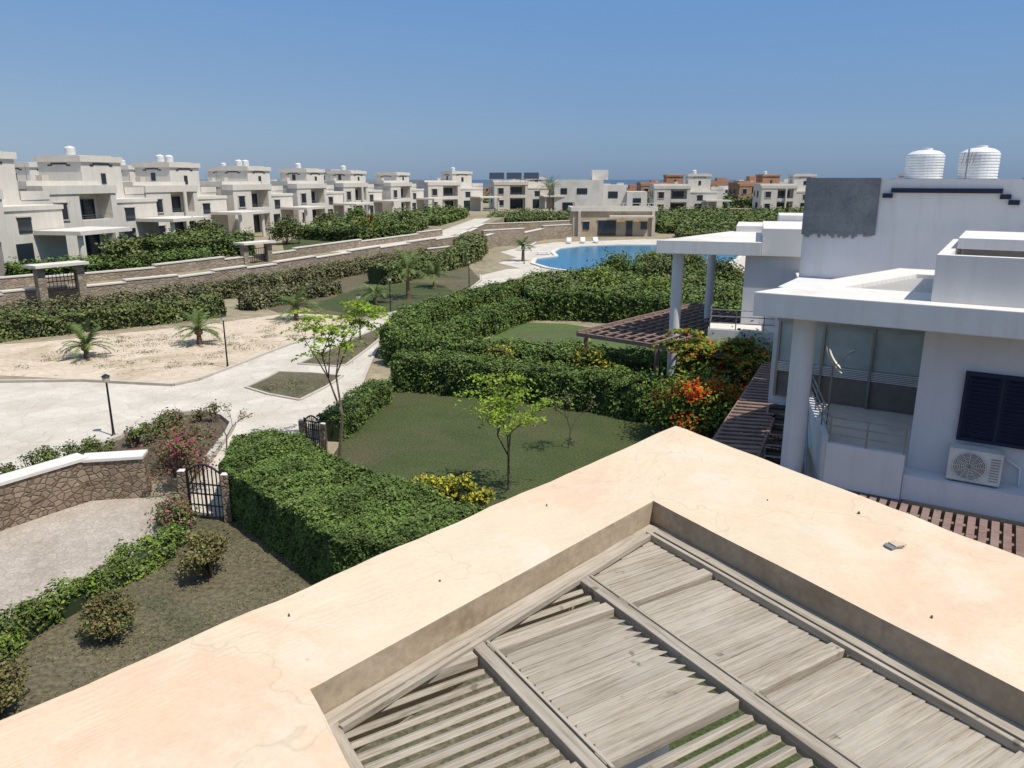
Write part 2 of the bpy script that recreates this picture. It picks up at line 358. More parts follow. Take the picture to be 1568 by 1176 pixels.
def palm(name,x,y,ht,fr,z0=0,nf=18):
    par=empty(name,(x,y,z0)); a=Acc()
    for i in range(5):
        z=z0+ht*i/5; a.tube((x,y,z),(x,y,z+ht/5+.01),.19-.015*i,.15-.01*i,M['twig'],9)
    a.lathe(x,y,[(.10,z0+ht-.02),(.24,z0+ht+.12),(.16,z0+ht+.35),(.04,z0+ht+.5)],M['twig'],9)
    o=a.done('trunk'); o.parent=par;o.location=-par.location
    f=Acc()
    for i in range(nf):
        az=2*math.pi*i/nf*2.618+random.uniform(-.2,.2); el=math.radians(random.uniform(5,75)); l=fr*random.uniform(.8,1.15)
        pts=[]; p=Vector((x,y,z0+ht+.25)); d=Vector((math.cos(az)*math.cos(el),math.sin(az)*math.cos(el),math.sin(el)))
        for k in range(9): pts.append(p.copy()); p=p+d*l/8; d=(d+Vector((0,0,-.17))).normalized()
        for k in range(8):
            f.tube(pts[k],pts[k+1],.022*(1-k/9),.02*(1-k/9),M['palm'],3,False)
            if k<1: continue
            d=(pts[k+1]-pts[k]).normalized(); s=d.cross(Vector((0,0,1))).normalized()
            for q in (0,.33,.66):
                c=pts[k].lerp(pts[k+1],q)
                for sg in(-1,1):
                    ll=fr*.24*math.sin(math.pi*min(1,(k+q)/8.5))**.6*random.uniform(.8,1.1)
                    e=c+(s*sg*.85+d*.6+Vector((0,0,random.uniform(-.35,.1)))).normalized()*ll
                    w=d*.03
                    f.add([c-w,c+w,e],[(0,1,2)],M['palm'])
    o=f.done('fronds'); o.parent=par;o.location=-par.location; return par

# ------------------------------------------------------------------ ground
a=Acc(); a.add([(-6000,-300,0),(6000,-300,0),(6000,9000,0),(-6000,9000,0)],[(0,1,2,3)],M['ground']); a.done('ground')
sheet('sea',[(-6000,840),(6000,760),(6000,8990),(-6000,8990)],.03,M['sea'])
wall_line=[(-75,-8),(-58,14),(-33.3,50),(-25.7,59.1),(-21,68.5),(-14.6,85.2),(-7.2,103),(-4.7,128)]
a=Acc(); a.prism(wall_line+[(-2,150),(4,215),(10,330),(-420,420),(-420,-8)],.0,1.5,M['ground']); a.done('raised_ground')
path=[(-60,33.5),(-22.8,33.2),(-19.3,33.4),(-14.9,32.6),(-14.1,33.6),(-13.6,35.6),(-12.2,41.1),(-9.6,47.5),(-6.7,54.4),(-3.4,62.7),(-2.7,69),(-2.9,73),(-.6,78),(3,80),(2.6,75),(-.2,68.9),(-2.3,62.7),(-4.9,55),(-7.0,46.9),(-7.2,40),(-6.8,34.6),(-6.4,29.8),(-7.5,27),(-8.3,24.4),(-7.9,21.5),(-7.8,19.0),(-8.9,19.3),(-9.5,22),(-10.0,26.1),(-10.2,27.2),(-10.9,28.2),(-12.0,28.8),(-12.9,28.6),(-13.5,27.0),(-14.6,23.8),(-15.8,22.3),(-22,15),(-60,6)]
sheet('paved_path',path,.010,M['concrete'])
sheet('sand_bed',[(-60,34.3),(-23.7,34.6),(-19.3,33.8),(-14.9,33.0),(-14.3,34),(-13.6,36.0),(-12.4,41.1),(-9.9,47.6),(-10.1,49.9),(-12.5,51.2),(-15.2,51.6),(-19.1,47.6),(-26.3,42.2),(-40,37),(-60,36)],.006,M['sand'])
sheet('planting_strip',[(-16,52),(-10,50),(-6.8,54.6),(-3.5,62.9),(-2.9,70),(-5,84),(-8,90),(-14,76),(-22,60)],.004,M['soil'])
sheet('side_lawn',[(-14.6,54.4),(-9.7,50.4),(-7,54.8),(-4.3,60.8),(-6,66),(-8.3,68.0),(-13,62.7)],.009,M['lawn'])
sheet('planted_island',[(-11.6,32.4),(-11.2,34),(-11.0,35.2),(-9.5,35),(-7.8,34.4),(-8.1,32.5),(-8.7,30.4),(-10.3,31.3)],.016,M['soil'])
sheet('planted_island',[(-10.5,36.8),(-9.6,40.5),(-8.8,43.8),(-7.9,47.0),(-7.3,46.4),(-7.5,43),(-7.7,40.3),(-8.1,36.6),(-8.5,36.3)],.016,M['soil'])
sheet('driveway',[(-13.3,18.3),(-11.8,20.3),(-9.8,20.4),(-8.9,19.6),(-8.7,18.4),(-8.6,17.0),(-9.2,15.4),(-9.7,14.5),(-10.3,12.8),(-14,8),(-22,9)],.014,M['paver'])
sheet('side_garden_ground',[(-8.3,19.5),(-8.8,18),(-8.7,16.5),(-9.6,14.2),(-10,12.5),(-14,6),(-6,-6),(8,-4),(12,8),(5,14),(-1,15),(-3,16),(-6.5,19)],.005,M['soil'])
sheet('lawn',[(-5.9,22),(-5.9,28),(-5.6,31.0),(-5.3,32),(-2.3,31.4),(2,30),(6.4,27.2),(8,20),(7.5,12),(4,9),(-1,13),(-5,16)],.0075,M['lawn'])
sheet('lawn',[(-2.8,37.5),(-1.6,42),(0.2,48.3),(3.4,47.8),(7.0,44.5),(9,38),(9,33),(3,35)],.008,M['lawnb'])
sheet('curved_planter',[(-9.7,22.5),(-10.1,26.1),(-10.3,27.1),(-11,28.05),(-12,28.6),(-12.8,28.4),(-13.3,27.0),(-14.3,23.9),(-12.5,21.5)],.018,M['dsoil'])
sheet('hill_lawn',[(-24,82),(-17,84),(-13,96),(-12,108),(-20,112),(-28,95)],1.508,M['lawn'])
sheet('hill_lawn',[(-60,52),(-38,51),(-30,62),(-24,72),(-34,80),(-60,84)],1.504,M['lawn'])
sheet('hill_path',[(-17.5,80),(-15.2,85.6),(-8.2,103),(-5.6,128),(-4,150),(-7,150),(-9,128),(-11.3,104),(-17.3,87),(-20,81)],1.512,M['concrete'])

def kerb(name,pts,w=.16,h=.10,m='kerb',z0=0,close=False):
    a=Acc(); P=pts+([pts[0]] if close else [])
    for i in range(len(P)-1):
        p=Vector((P[i][0],P[i][1],z0+h/2+.003*(i%2)));q=Vector((P[i+1][0],P[i+1][1],z0+h/2+.003*(i%2))); a.bar(p,q,w,h,M[m])
    return a.done(name)
kerb('path_kerb',[(-60,34.0),(-22.8,33.4),(-19.3,33.6),(-14.9,32.8),(-14.2,33.8),(-13.6,35.8),(-12.3,41.1),(-9.7,47.6),(-6.8,54.6),(-3.5,62.9),(-2.8,69),(-3,73)])
kerb('path_kerb',[(2.6,75),(-.2,68.9),(-2.3,62.7),(-4.9,55),(-7.0,46.9),(-7.2,40),(-6.8,34.6),(-6.4,29.8),(-7.4,27)])
kerb('island_kerb',[(-11.6,32.4),(-11.2,34),(-11.0,35.2),(-9.5,35),(-7.8,34.4),(-8.1,32.5),(-8.7,30.4),(-10.3,31.3)],.12,.07,close=True)
kerb('island_kerb',[(-10.5,36.8),(-9.6,40.5),(-8.8,43.8),(-7.9,47.0),(-7.3,46.4),(-7.5,43),(-7.7,40.3),(-8.1,36.6),(-8.5,36.3)],.12,.07,close=True)
kerb('planter_kerb',[(-9.7,22.5),(-10.1,26.1),(-10.3,27.1),(-11,28.05),(-12,28.6),(-12.8,28.4),(-13.3,27.0),(-14.3,23.9)],.2,.16)
kerb('driveway_kerb',[(-8.7,18.6),(-8.6,17.0),(-9.2,15.4),(-9.7,14.5),(-10.3,12.8),(-14,8)],.12,.08)

# ------------------------------------------------------------------ stone walls
def stonewall(name,line,h,w,mat,cap='beige',z0=0,caph=.10):
    par=empty(name); a=Acc(); c=Acc()
    for i in range(len(line)-1):
        p=Vector((*line[i],0));q=Vector((*line[i+1],0)); h0=h[i] if isinstance(h,list) else h
        d=(q-p).normalized(); q2=q+d*.05
        a.bar(p+Vector((0,0,z0+h0/2)),q2+Vector((0,0,z0+h0/2)),w+.004*(i%2),h0,M[mat])
        c.bar(p+Vector((0,0,z0+h0+caph/2)),q2+Vector((0,0,z0+h0+caph/2)),w+.10+.006*(i%2),caph+.004*(i%2),M[cap])
    a.done('stonework',par); c.done('coping',par); return par
bw=wall_line[1:]
fine=[]
for i in range(len(bw)-1):
    for j in range(3):
        t=j/3; fine.append((bw[i][0]*(1-t)+bw[i+1][0]*t,bw[i][1]*(1-t)+bw[i+1][1]*t))
fine.append(bw[-1])
stonewall('stone_boundary_wall',fine,[1.50+.16*((i)%2) for i in range(len(fine))],.45,'fstone')
off=[(x-2.2,y+1.2) for x,y in fine]
stonewall('upper_stone_wall',off[:-3],[.60+.2*((i//2)%2) for i in range(len(off))],.3,'fstone',z0=1.5)
stonewall('near_rubble_wall',[(-17.5,12.5),(-13.4,18.4),(-12.1,20.4),(-10.5,20.7)],[1.25,1.22,1.18],.5,'rubble','whitetop',caph=.08)
stonewall('terrace_stone_wall',[(-3.9,103),(1.5,108),(4.5,117),(9.0,121)],[2.2,1.6,2.0],.5,'fstone')
stonewall('terrace_stone_wall',[(-4.7,128),(2,132),(12,140),(25,150)],1.7,.5,'fstone')
stonewall('terrace_stone_wall',[(-9.5,86),(-5.2,92),(-2.6,103)],[1.3,1.8],.4,'fstone')
def gate(name,p,q,h,posts=True,rot=0):
    par=empty(name,(p[0],p[1],0)); a=Acc(); P=Vector((*p,0));Q=Vector((*q,0)); d=Q-P
    def pt(t,z): v=P+d*t; return (v.x,v.y,z)
    for t in (0,.5,1): a.tube(pt(t,.06),pt(t,h),.032,.032,M['black'])
    for z in (.08,.4,.72,1.0): a.tube(pt(0,z),pt(1,z),.024,.024,M['black'])
    for i in range(1,8): 
        t=i/8; a.tube(pt(t,.08),pt(t,h-.1+.18*math.sin(math.pi*t)),.018,.018,M['black'],5)
    pr=[pt(i/10,h-.1+.2*math.sin(math.pi*i/10)) for i in range(11)]
    for i in range(10): a.tube(pr[i],pr[i+1],.028,.028,M['black'])
    o=a.done('iron_lattice',par); o.location=-par.location
    if posts:
        b=Acc()
        for t in (-.15,1.15):
            v=P+d*t; b.prism([(v.x-.10,v.y-.10),(v.x+.10,v.y-.10),(v.x+.10,v.y+.10),(v.x-.10,v.y+.10)],0,h-.1,M['rubble'],M['whitetop'])
        o=b.done('gate_posts',par); o.location=-par.location
gate('garden_gate',(-8.6,19.1),(-7.65,18.9),1.45)
gate('garden_gate',(-6.95,24.6),(-6.35,24.3),1.1)
for k,(x,y) in enumerate([(-30.2,51.6),(-22.9,69.8)]):
    par=empty('gate_pavilion',(x,y,1.5)); a=Acc(); c,s=math.cos(1.0),math.sin(1.0)
    F=lambda u,v:(x+u*c-v*s,y+u*s+v*c)
    for u in(-1.3,1.3): a.box(F,u-.25,u+.25,-.25,.25,0.1,3.2,M['fstone'])
    a.box(F,-1.75,1.75,-.6,.9,3.203,3.38,M['beige'])
    for u in np.linspace(-1.0,1.0,9): a.tube((*F(u,0),1.55),(*F(u,0),2.8),.02,.02,M['black'],4)
    for z in(1.6,2.2,2.8): a.bar((*F(-1.05,0),z),(*F(1.05,0),z),.05,.06,M['black'])
    o=a.done('posts_canopy_gate',par); o.location=-par.location

def lamp(x,y,h,z0=0):
    par=empty('garden_lamp_post',(x,y,z0)); a=Acc()
    a.lathe(0,0,[(.09,0),(.09,.05),(.05,.1),(.04,.3),(.032,h-.25),(.035,h-.2)],M['black'],10)
    a.lathe(0,0,[(.05,h-.2),(.11,h-.15),(.125,h-.05),(.10,h+.02)],M['lamp'],12)
    a.lathe(0,0,[(.15,h+.021),(.13,h+.05),(.05,h+.1),(.015,h+.12)],M['black'],12)
    a.done('post_and_lantern',par)
for x,y,h in [(-14.1,25.9,2.15),(-13.7,36.1,2.5),(-8.6,42.9,2.5),(-8.2,51.6,2.4),(-3.6,64.7,2.2),(-12.4,109,2.4)]: lamp(x,y,h,0 if y<100 else 1.5)
lamp(-24.5,79,2.3,1.5); lamp(1.3,83,2.3)

# ------------------------------------------------------------------ our roof slab with the wooden louvre pergola
C0=np.array([1.58,7.08]); dL=np.array([-.674,-.739]); dR=np.array([.519,-.855])
U=lambda a_,b_:tuple(C0+dL*a_+dR*b_)
house=empty('own_villa',(0,0,0))
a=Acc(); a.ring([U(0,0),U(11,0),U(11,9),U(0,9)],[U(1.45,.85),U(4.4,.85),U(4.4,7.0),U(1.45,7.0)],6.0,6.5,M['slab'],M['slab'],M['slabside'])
o=a.done('flat_roof_slab',house)
bm_=o.modifiers.new('w','WELD'); bm_.merge_threshold=.0005
sb=o.modifiers.new('s','SUBSURF'); sb.subdivision_type='SIMPLE'; sb.levels=6; sb.render_levels=6
tx=bpy.data.textures.new('slab_waviness','CLOUDS'); tx.noise_scale=.55; tx.noise_depth=3
dm=o.modifiers.new('d','DISPLACE'); dm.texture=tx; dm.strength=.035; dm.mid_level=.5; dm.texture_coords='GLOBAL'
md=o.modifiers.new('b','BEVEL'); md.width=.016; md.segments=2; md.limit_method='ANGLE'; md.angle_limit=math.radians(50)
a=Acc(); a.box(U,4.95,10.8,.9,8.8,0,5.95,M['white']); a.box(U,4.95,10.9,2.0,8.9,6.45,7.35,M['slab']); a.done('walls',house)
a=Acc()
for u,v in((.9,.45),(.9,7.6)): a.tube((*U(u,v),0),(*U(u,v),6.02),.24,.24,M['white'],24)
a.done('columns',house)
a=Acc(); cx,cy=2.45,4.54
pts=[(cx+.07*math.cos(t)*random.uniform(.6,1.2),cy+.05*math.sin(t)*random.uniform(.5,1.2)) for t in np.linspace(0,5.8,9)]
a.prism(pts,6.49,6.515,M['cement']); a.prism([(p[0]+.035,p[1]+.02) for p in pts[::2]],6.516,6.524,M['sandstone']); 
for u_,v_,r in((.3,2.1,.010),(.7,1.5,.006),(1.2,2.9,.007),(2.2,.3,.005),(3.4,.55,.008),(4.3,.2,.006),(.5,3.3,.005)):
    p=U(u_,v_); a.lathe(p[0],p[1],[(r,6.495),(r*1.1,6.505),(r*.5,6.515)],M['twig'],6)
a.done('paint_flakes_and_grit',house)
PV=np.array([-.855,-.519]); RV=np.array([.519,-.855]); I0=np.array(U(1.45,.85))
W=lambda p,r,z=6.3:(I0[0]+PV[0]*p+RV[0]*r,I0[1]+PV[1]*p+RV[1]*r,z)
pw=Acc(); zt=6.29; K=.2937
def rail(p0,r0,p1,r1,w=.085,h=.07,z=zt,m='woodr'): pw.bar(W(p0,r0,z),W(p1,r1,z),w,h,M[m])
rail(.05,.10,.05,6.1,.09,.08)
rail(.15,.12,.15,6.1,.03,.05,zt+.03)
e=2.83
rail(.03,.06,e,K*e+.05,.09,.08,zt+.002,'woodl'); rail(.17,.06+K*.15+.06,e-.1,K*e+.12,.03,.04,zt+.035,'woodl')
rail(e-.06,K*e,e-.06,6.1,.09,.08)
ms=[.93,1.86]
for p in ms: rail(p,K*p+.04,p,6.1,.075,.075,zt+.004); rail(p-.065,K*p+.10,p-.065,6.1,.02,.03,zt+.02)
cr=[.74,1.72,2.70,3.68,4.66,5.64]
for r in cr:
    for p0,p1 in((.10,.88),(.98,1.81),(1.91,2.72)):
        p1=min(p1,(r-.05)/K)
        if p1>p0+.05: rail(p0,r,p1,r,.085,.06,zt+.001,'wood')
sl=Acc()
def panel(p0,p1,r0,r1,op):
    pitch=.086 if op else .072; r=r0-.01
    while r<r1-.02:
        r+=pitch
        if r>r1-.005: break
        q1=min(p1,(r-.09)/K) 
        if q1-p0<.06: continue
        j=random.uniform(-.010,.010)
        if op: sl.bar(W(p0+.015,r+j*.5,zt-.012),W(q1-.01,r+j*.5,zt-.012+random.uniform(-.004,.004)),.052,.028,M['wood'],math.radians(-28+random.uniform(-5,5)))
        else:  sl.bar(W(p0+.005,r,zt-.002),W(q1-.005,r+j*.2,zt-.002+random.uniform(-.001,.001)),.090,.010,M['wood'],math.radians(-6+random.uniform(-.6,.6)),slant=.075)
edges=[.0]+cr
bays=[(.11,.885),(.975,1.815),(1.905,2.725)]
for bi,(p0,p1) in enumerate(bays):
    for ri in range(6):
        r0=(edges[ri]+.04); r1=edges[ri+1]-.045
        if bi==0: op=ri>=3
        elif bi==1: op=(ri==0 or ri>=2)
        else: op=True
        panel(p0,p1,r0,r1,op)
# dark backing battens under the closed panels
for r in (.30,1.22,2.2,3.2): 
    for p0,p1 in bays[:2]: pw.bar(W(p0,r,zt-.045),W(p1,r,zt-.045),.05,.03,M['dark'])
pg=empty('wooden_louvre_pergola',(*U(3,4),6.2))
for ac,nm in((pw,'frame_rails'),(sl,'louvre_slats')):
    o=ac.done(nm,pg,.004); o.location=-pg.location

# ------------------------------------------------------------------ right neighbour
nb=empty('white_villa',(0,0,0))
N0=np.array([5.106,16.19]); dF=np.array([.845,-.534]); nF=np.array([.534,.845]); dB=np.array([.76,.65])
F=lambda s,d:tuple(N0+dF*s+nF*d)
Q=lambda s,b:tuple(N0+dF*s+dB*b)
a=Acc(); a.ring([Q(0,0),Q(13,0),Q(13,6.9),Q(0,6.9)],[Q(.9,1.9),Q(2.6,1.9),Q(2.6,5.6),Q(.9,5.6)],6.0,6.5,M['whitetop'],M['white'],M['white'])
o=a.done('flat_roof_slab',nb); o.modifiers.new('w','WELD').merge_threshold=.0005; md=o.modifiers.new('b','BEVEL'); md.width=.02; md.segments=2; md.limit_method='ANGLE'
a=Acc()
for i in range(16): 
    b=1.95+i*.235; a.bar((*Q(.9,b),6.38),(*Q(2.6,b),6.38),.15,.03,M['whitetop'],.35)
a.done('white_roof_louvres',nb)
a=Acc()
def rect_wall(ac,FF,s0,s1,d0,d1,z0,z1,t,m,mt=None):
    ac.box(FF,s0,s1,d0,d0+t,z0,z1,m,mt); ac.box(FF,s0,s1,d1-t,d1,z0,z1,m,mt)
    ac.box(FF,s0,s0+t,d0+t+.002,d1-t-.002,z0,z1,m,mt); ac.box(FF,s1-t,s1,d0+t+.002,d1-t-.002,z0,z1,m,mt)
rect_wall(a,F,3.26,13,.49,5.25,6.502,7.40,.22,M['white'],M['whitetop'])
a.box(F,3.5,12.7,2.2,5.0,7.402,7.62,M['white'],M['whitetop'])
a.done('roof_parapet',nb,.012)
a=Acc(); a.box(F,-.72,6.4,7.5,12.5,3,8.8,M['white']); a.box(F,6.42,9,8.2,12.5,3,8.3,M['white']); a.box(F,5.2,9,6.4,7.48,6.5,7.6,M['white'],M['whitetop'])
a.done('stair_tower',nb,.012)
a=Acc(); a.box(F,-.75,1.22,7.45,7.47,7.35,8.83,M['cement'])
for i in range(26):
    s=-.75+i*.0757; a.box(F,s,s+.0757,7.452,7.472,7.35-.05-.14*random.random(),7.347,M['cement'])
a.done('cement_patch',nb)
a=Acc()
for s0,s1,z in((1.5,4.1,8.50),(1.3,1.55,8.36),(4.05,4.3,8.36),(4.25,4.5,8.22)): a.box(F,s0,s1,7.42,7.48,z-.06,z+.06,M['navy'])
a.done('navy_trim',nb)
def tank(x,y,z,r,h,parent):
    a=Acc(); pr=[(r*.9,z)]
    for i in range(9):
        zz=z+h*.82*i/9; pr+=[(r,zz+.01),(r,zz+h*.055),(r*.955,zz+h*.07),(r*.955,zz+h*.085)]
    pr+=[(r*.97,z+h*.83),(r*.7,z+h*.93),(r*.32,z+h*.98),(r*.32,z+h*1.04),(r*.05,z+h*1.05)]
    a.lathe(x,y,pr,M['tank'],28); return a.done('water_tank',parent)
tank(11.9,23.1,8.8,.50,.82,nb); tank(13.05,22.4,8.8,.50,.86,nb)
a=Acc(); a.tube((12.5,22.0,8.8),(12.5,22.0,9.6),.02,.02,M['steel']); 
for i in range(4): a.tube((12.35+i*.1,21.9,9.5),(12.32+i*.1,21.95,9.2),.01,.01,M['steel'])
a.tube((14.0,21.4,8.8),(14.0,21.4,9.5),.02,.02,M['steel']); a.bar((13.7,21.4,9.45),(14.5,21.2,9.45),.03,.03,M['steel']); a.done('roof_pipes',nb)
a=Acc()
a.box(F,3.22,13,.8,7.4,0,5.995,M['whiteshade'])
a.box(F,-.7,3.21,5.0,7.4,0,5.99,M['whiteshade'])
a.prism([F(1.8,.35),F(3.21,.35),F(3.21,4.99),F(.35,4.99)],0,2.98,M['whiteshade'],M['whitetop'])
a.box(F,3.215,13,.25,.795,2.45,2.98,M['whiteshade'])
a.done('walls',nb,.012)
a=Acc()
def pwall(ac,p,q,t,z0,z1,m): ac.bar((p[0],p[1],(z0+z1)/2),(q[0],q[1],(z0+z1)/2),t,z1-z0,m)
pwall(a,F(1.72,.27),F(3.21,.27),.14,2.45,3.40,M['white']); pwall(a,F(1.72,.30),F(.28,4.9),.143,2.45,3.403,M['white'])
a.done('balcony_parapet',nb)
a=Acc()
for z in(3.6,3.78,3.96): a.tube((*F(1.75,.27),z),(*F(3.2,.27),z),.018,.018,M['steel']); a.tube((*F(1.72,.30),z),(*F(.28,4.9),z),.018,.018,M['steel'])
for t in(0,.5,1): a.tube((*F(1.75+t*1.43,.27),3.38),(*F(1.75+t*1.43,.27),3.98),.018,.018,M['steel'])
for t in(.25,.5,.75,1): a.tube((*F(1.72-1.44*t,.30+4.6*t),3.38),(*F(1.72-1.44*t,.30+4.6*t),3.98),.018,.018,M['steel'])
a.done('steel_railing',nb)
st=Acc(); pA=np.array(F(-.05,4.3)); pB=np.array(F(1.15,-.9)); dd=(pB-pA)/np.linalg.norm(pB-pA); sd_=np.array([dd[1],-dd[0]])
for i in range(15):
    t=i/14; c=pA+(pB-pA)*t; z=2.85-i*.17
    st.bar((*(c-sd_*.42),z),(*(c+sd_*.42),z),.30,.06,M['dark'])
    st.bar((*(c-sd_*.42+dd*.12),z-.085),(*(c+sd_*.42+dd*.12),z-.085),.03,.10,M['brownwood'])
for sg in(-.46,.46): 
    st.bar((*(pA+sd_*sg),2.78),(*(pB+sd_*sg),2.78-2.38),.05,.22,M['brownwood'])
so=empty('outdoor_staircase',(pA[0],pA[1],0)); o=st.done('treads_and_stringers',so); o.location=-so.location
rr=Acc()
for i in range(0,15,3):
    c=pA+(pB-pA)*(i/14)-sd_*.5; z=2.85-i*.17; rr.tube((*c,z),(*c,z+.9),.018,.018,M['steel'])
for dz in(.5,.9): rr.tube((*(pA-sd_*.5),2.85+dz),(*(pA+(pB-pA)*(12/14)-sd_*.5),2.85-12*.17+dz),.02,.02,M['steel'])
o=rr.done('handrail',so); o.location=-so.location
a=Acc(); a.box(F,-.55,3.1,4.93,4.99,4.0,5.1,M['paleglass']); a.box(F,-.55,3.1,4.94,4.99,3.0,3.72,M['fabric'])
for i in range(6): a.box(F,-.55,3.1,4.86,4.93,3.73+i*.045,3.755+i*.045,M['white'])
for s in(-.55,.6,1.8,3.0): a.box(F,s,s+.06,4.84,4.925,3.0,5.15,M['steel'])
a.box(F,-.6,3.15,4.83,4.92,5.1,5.2,M['steel']); a.done('terrace_glazing',nb)
# satellite dish on the balcony edge
ds=empty('satellite_dish',(*F(1.35,2.2),2.98)); a=Acc(); bx,by=F(1.35,2.2); a.tube((bx,by,2.98),(bx,by,4.7),.022,.022,M['steel'],8)
ctr=Vector((bx,by,4.75)); nrm=Vector((.75,-.35,.55)).normalized(); ta=nrm.orthogonal().normalized(); tb=nrm.cross(ta); R_=.36
vs=[ctr-nrm*.06]; fs=[]
for k,(rr_,dp) in enumerate(((.4,-.045),(.75,-.02),(1.0,.02))):
    for i in range(20): 
        t=2*math.pi*i/20; vs.append(ctr+(ta*math.cos(t)+tb*math.sin(t))*R_*rr_+nrm*dp)
for i in range(20):
    j=(i+1)%20; fs.append((0,1+i,1+j)); fs.append((1+i,21+i,21+j,1+j)); fs.append((21+i,41+i,41+j,21+j))
a.add(vs,fs,M['acw']); a.tube(ctr-nrm*.05-tb*.3,ctr+nrm*.42,.012,.012,M['steel'],6); a.tube(ctr+nrm*.38,ctr+nrm*.5,.035,.03,M['steel'],8)
o=a.done('reflector_arm_and_mast',ds); o.location=-ds.location
a=Acc(); a.tube((6.27,16.25,0),(6.27,16.25,6.0),.235,.235,M['white'],32,False); a.done('round_column',nb,smooth=True)
a=Acc(); d0=.74
a.box(F,4.03,5.95,d0,.797,3.76,5.16,M['navy'])
for s in(4.08,4.70,5.32): 
    for i in range(15): a.bar((*F(s+.06,d0-.02),3.88+i*.083),(*F(s+.53,d0-.02),3.88+i*.083),.05,.012,M['navy'],.7)
for s in(4.03,4.65,5.27,5.89): a.box(F,s,s+.06,d0-.045,d0-.003,3.76,5.16,M['navy'])
a.box(F,4.03,5.95,d0-.05,d0-.046,3.76,3.83,M['navy']); a.box(F,4.03,5.95,d0-.05,d0-.046,5.09,5.16,M['navy'])
a.done('louvred_window_shutters',nb)
ac=empty('air_conditioner_unit',(*F(4.35,.5),3.0)); 
a=Acc(); S0,S1,D0,D1,Z0,Z1=3.96,4.88,.38,.72,2.98+.04,3.68
a.box(F,S0,S1,D0,D1,Z0,Z1,M['acw']); o=a.done('casing',ac,.02); o.location=-ac.location
a=Acc(); cs,cz=S0+.37,(Z0+Z1)/2
def circ(r,d,n=28): return [(*F(cs+r*math.cos(2*math.pi*i/n),d),cz+r*math.sin(2*math.pi*i/n)) for i in range(n)]
c=circ(.27,D0-.004); a.add(c,[list(range(28))],M['steel'])
for r in(.28,.25,.22,.19,.16,.13,.10,.07,.04):
    c=circ(r,D0-.02)
    for i in range(28): a.tube(c[i],c[(i+1)%28],.010 if r>.27 else .006,.010 if r>.27 else .006,M['acw'],5,False)
c1=circ(.05,D0-.02,12);c2=circ(.28,D0-.02,12)
for i in range(12): a.tube(c1[i],c2[i],.006,.006,M['acw'],5,False)
for i in range(9): a.bar((*F(S1-.2,D0-.008),Z0+.1+i*.055),(*F(S1-.04,D0-.008),Z0+.1+i*.055),.012,.012,M['steel'])
for s in(S0+.1,S1-.1): a.box(F,s-.02,s+.02,D0,.79,Z0-.04,Z0-.005,M['steel'])
a.tube((*F(S1+.05,.74),3.5),(*F(S1+.3,.76),3.35),.02,.02,M['tank']); a.tube((*F(S1+.3,.76),3.35),(*F(S1+.32,.76),2.99),.02,.02,M['tank'])
o=a.done('fan_grille_and_brackets',ac); o.location=-ac.location

def lattice(name,quad,z,ns,nbm,posts=True,w=.11):
    par=empty(name,(quad[0][0],quad[0][1],0)); A,B,Cc,D=[np.array(q,float) for q in quad]
    a=Acc(); P=lambda u,v:tuple(A*(1-u)*(1-v)+B*u*(1-v)+Cc*u*v+D*(1-u)*v)
    for i in range(nbm+1):
        v=i/nbm; a.bar((*P(0,v),z-.09),(*P(1,v),z-.09),.12,.16,M['brownwood'])
    for i in range(ns+1):
        u=i/ns; a.bar((*P(u,0),z+.02),(*P(u,1),z+.02),w,.035,M['brownwood'],random.uniform(-.05,.05))
    for i in(0,1): a.bar((*P(i,0),z-.085),(*P(i,1),z-.085),.10,.17,M['brownwood'])
    if posts:
        for u in(.03,.5,.97):
            for v in(.03,.97): 
                x,y=P(u,v); a.prism([(x-.08,y-.08),(x+.08,y-.08),(x+.08,y+.08),(x-.08,y+.08)],0,z-.18,M['brownwood'])
    o=a.done('beams_slats_posts',par); o.location=-par.location
lattice('brown_wood_pergola',[(2.7,31.3),(8.2,26.6),(12.0,31.5),(9.4,39.0)],2.7,16,12,w=.09)
lattice('brown_wood_pergola',[(4.4,16.6),(8.6,25.6),(9.5,25.2),(5.5,16.4)],2.72,30,3,w=.16)
lattice('brown_wood_pergola',[F(-.6,-1.7),F(12,-1.7),F(12,.16),F(-.6,.16)],2.40,64,4,w=.13)
# ------------------------------------------------------------------ house 3
h3=empty('white_villa',(0,0,0)); N3=np.array([5.6,30.3]); a3=np.array([.955,-.297]); b3=np.array([.297,.955]); G=lambda s,d:tuple(N3+a3*s+b3*d)
a=Acc(); a.prism([G(0,0),G(3.9,0),G(3.9,6.6),G(2.6,6.6)],6.0,6.5,M['white'],M['whitetop']); a.done('flat_roof_slab',h3,.02)
a=Acc(); a.tube((6.55,30.6,0),(6.55,30.6,6.0),.22,.22,M['white'],24,False); a.tube((8.9,34.6,0),(8.9,34.6,6.0),.18,.18,M['white'],24,False); a.done('round_columns',h3,smooth=True)
a=Acc(); a.box(G,3.35,12,.5,6,0,5.99,M['whiteshade']); a.box(G,3.92,12,.3,6,5.992,7.0,M['white'],M['whitetop']); a.box(G,2.8,8,6.3,10,5.5,6.75,M['white'],M['whitetop']); a.box(G,4.6,9,6.1,9,6.752,7.25,M['white'],M['whitetop'])
a.box(G,5.2,12,-1.6,.28,0,5.4,M['white'],M['whitetop']); a.box(G,2.2,5.1,-.9,.48,0,3.3,M['white'],M['whitetop'])
a.done('walls',h3)
a=Acc()
for z in(3.55,3.8,4.05): a.tube((*G(2.25,-.85),z),(*G(5.1,-.85),z),.02,.02,M['steel']); a.tube((*G(2.25,-.85),z),(*G(2.25,.4),z),.02,.02,M['steel'])
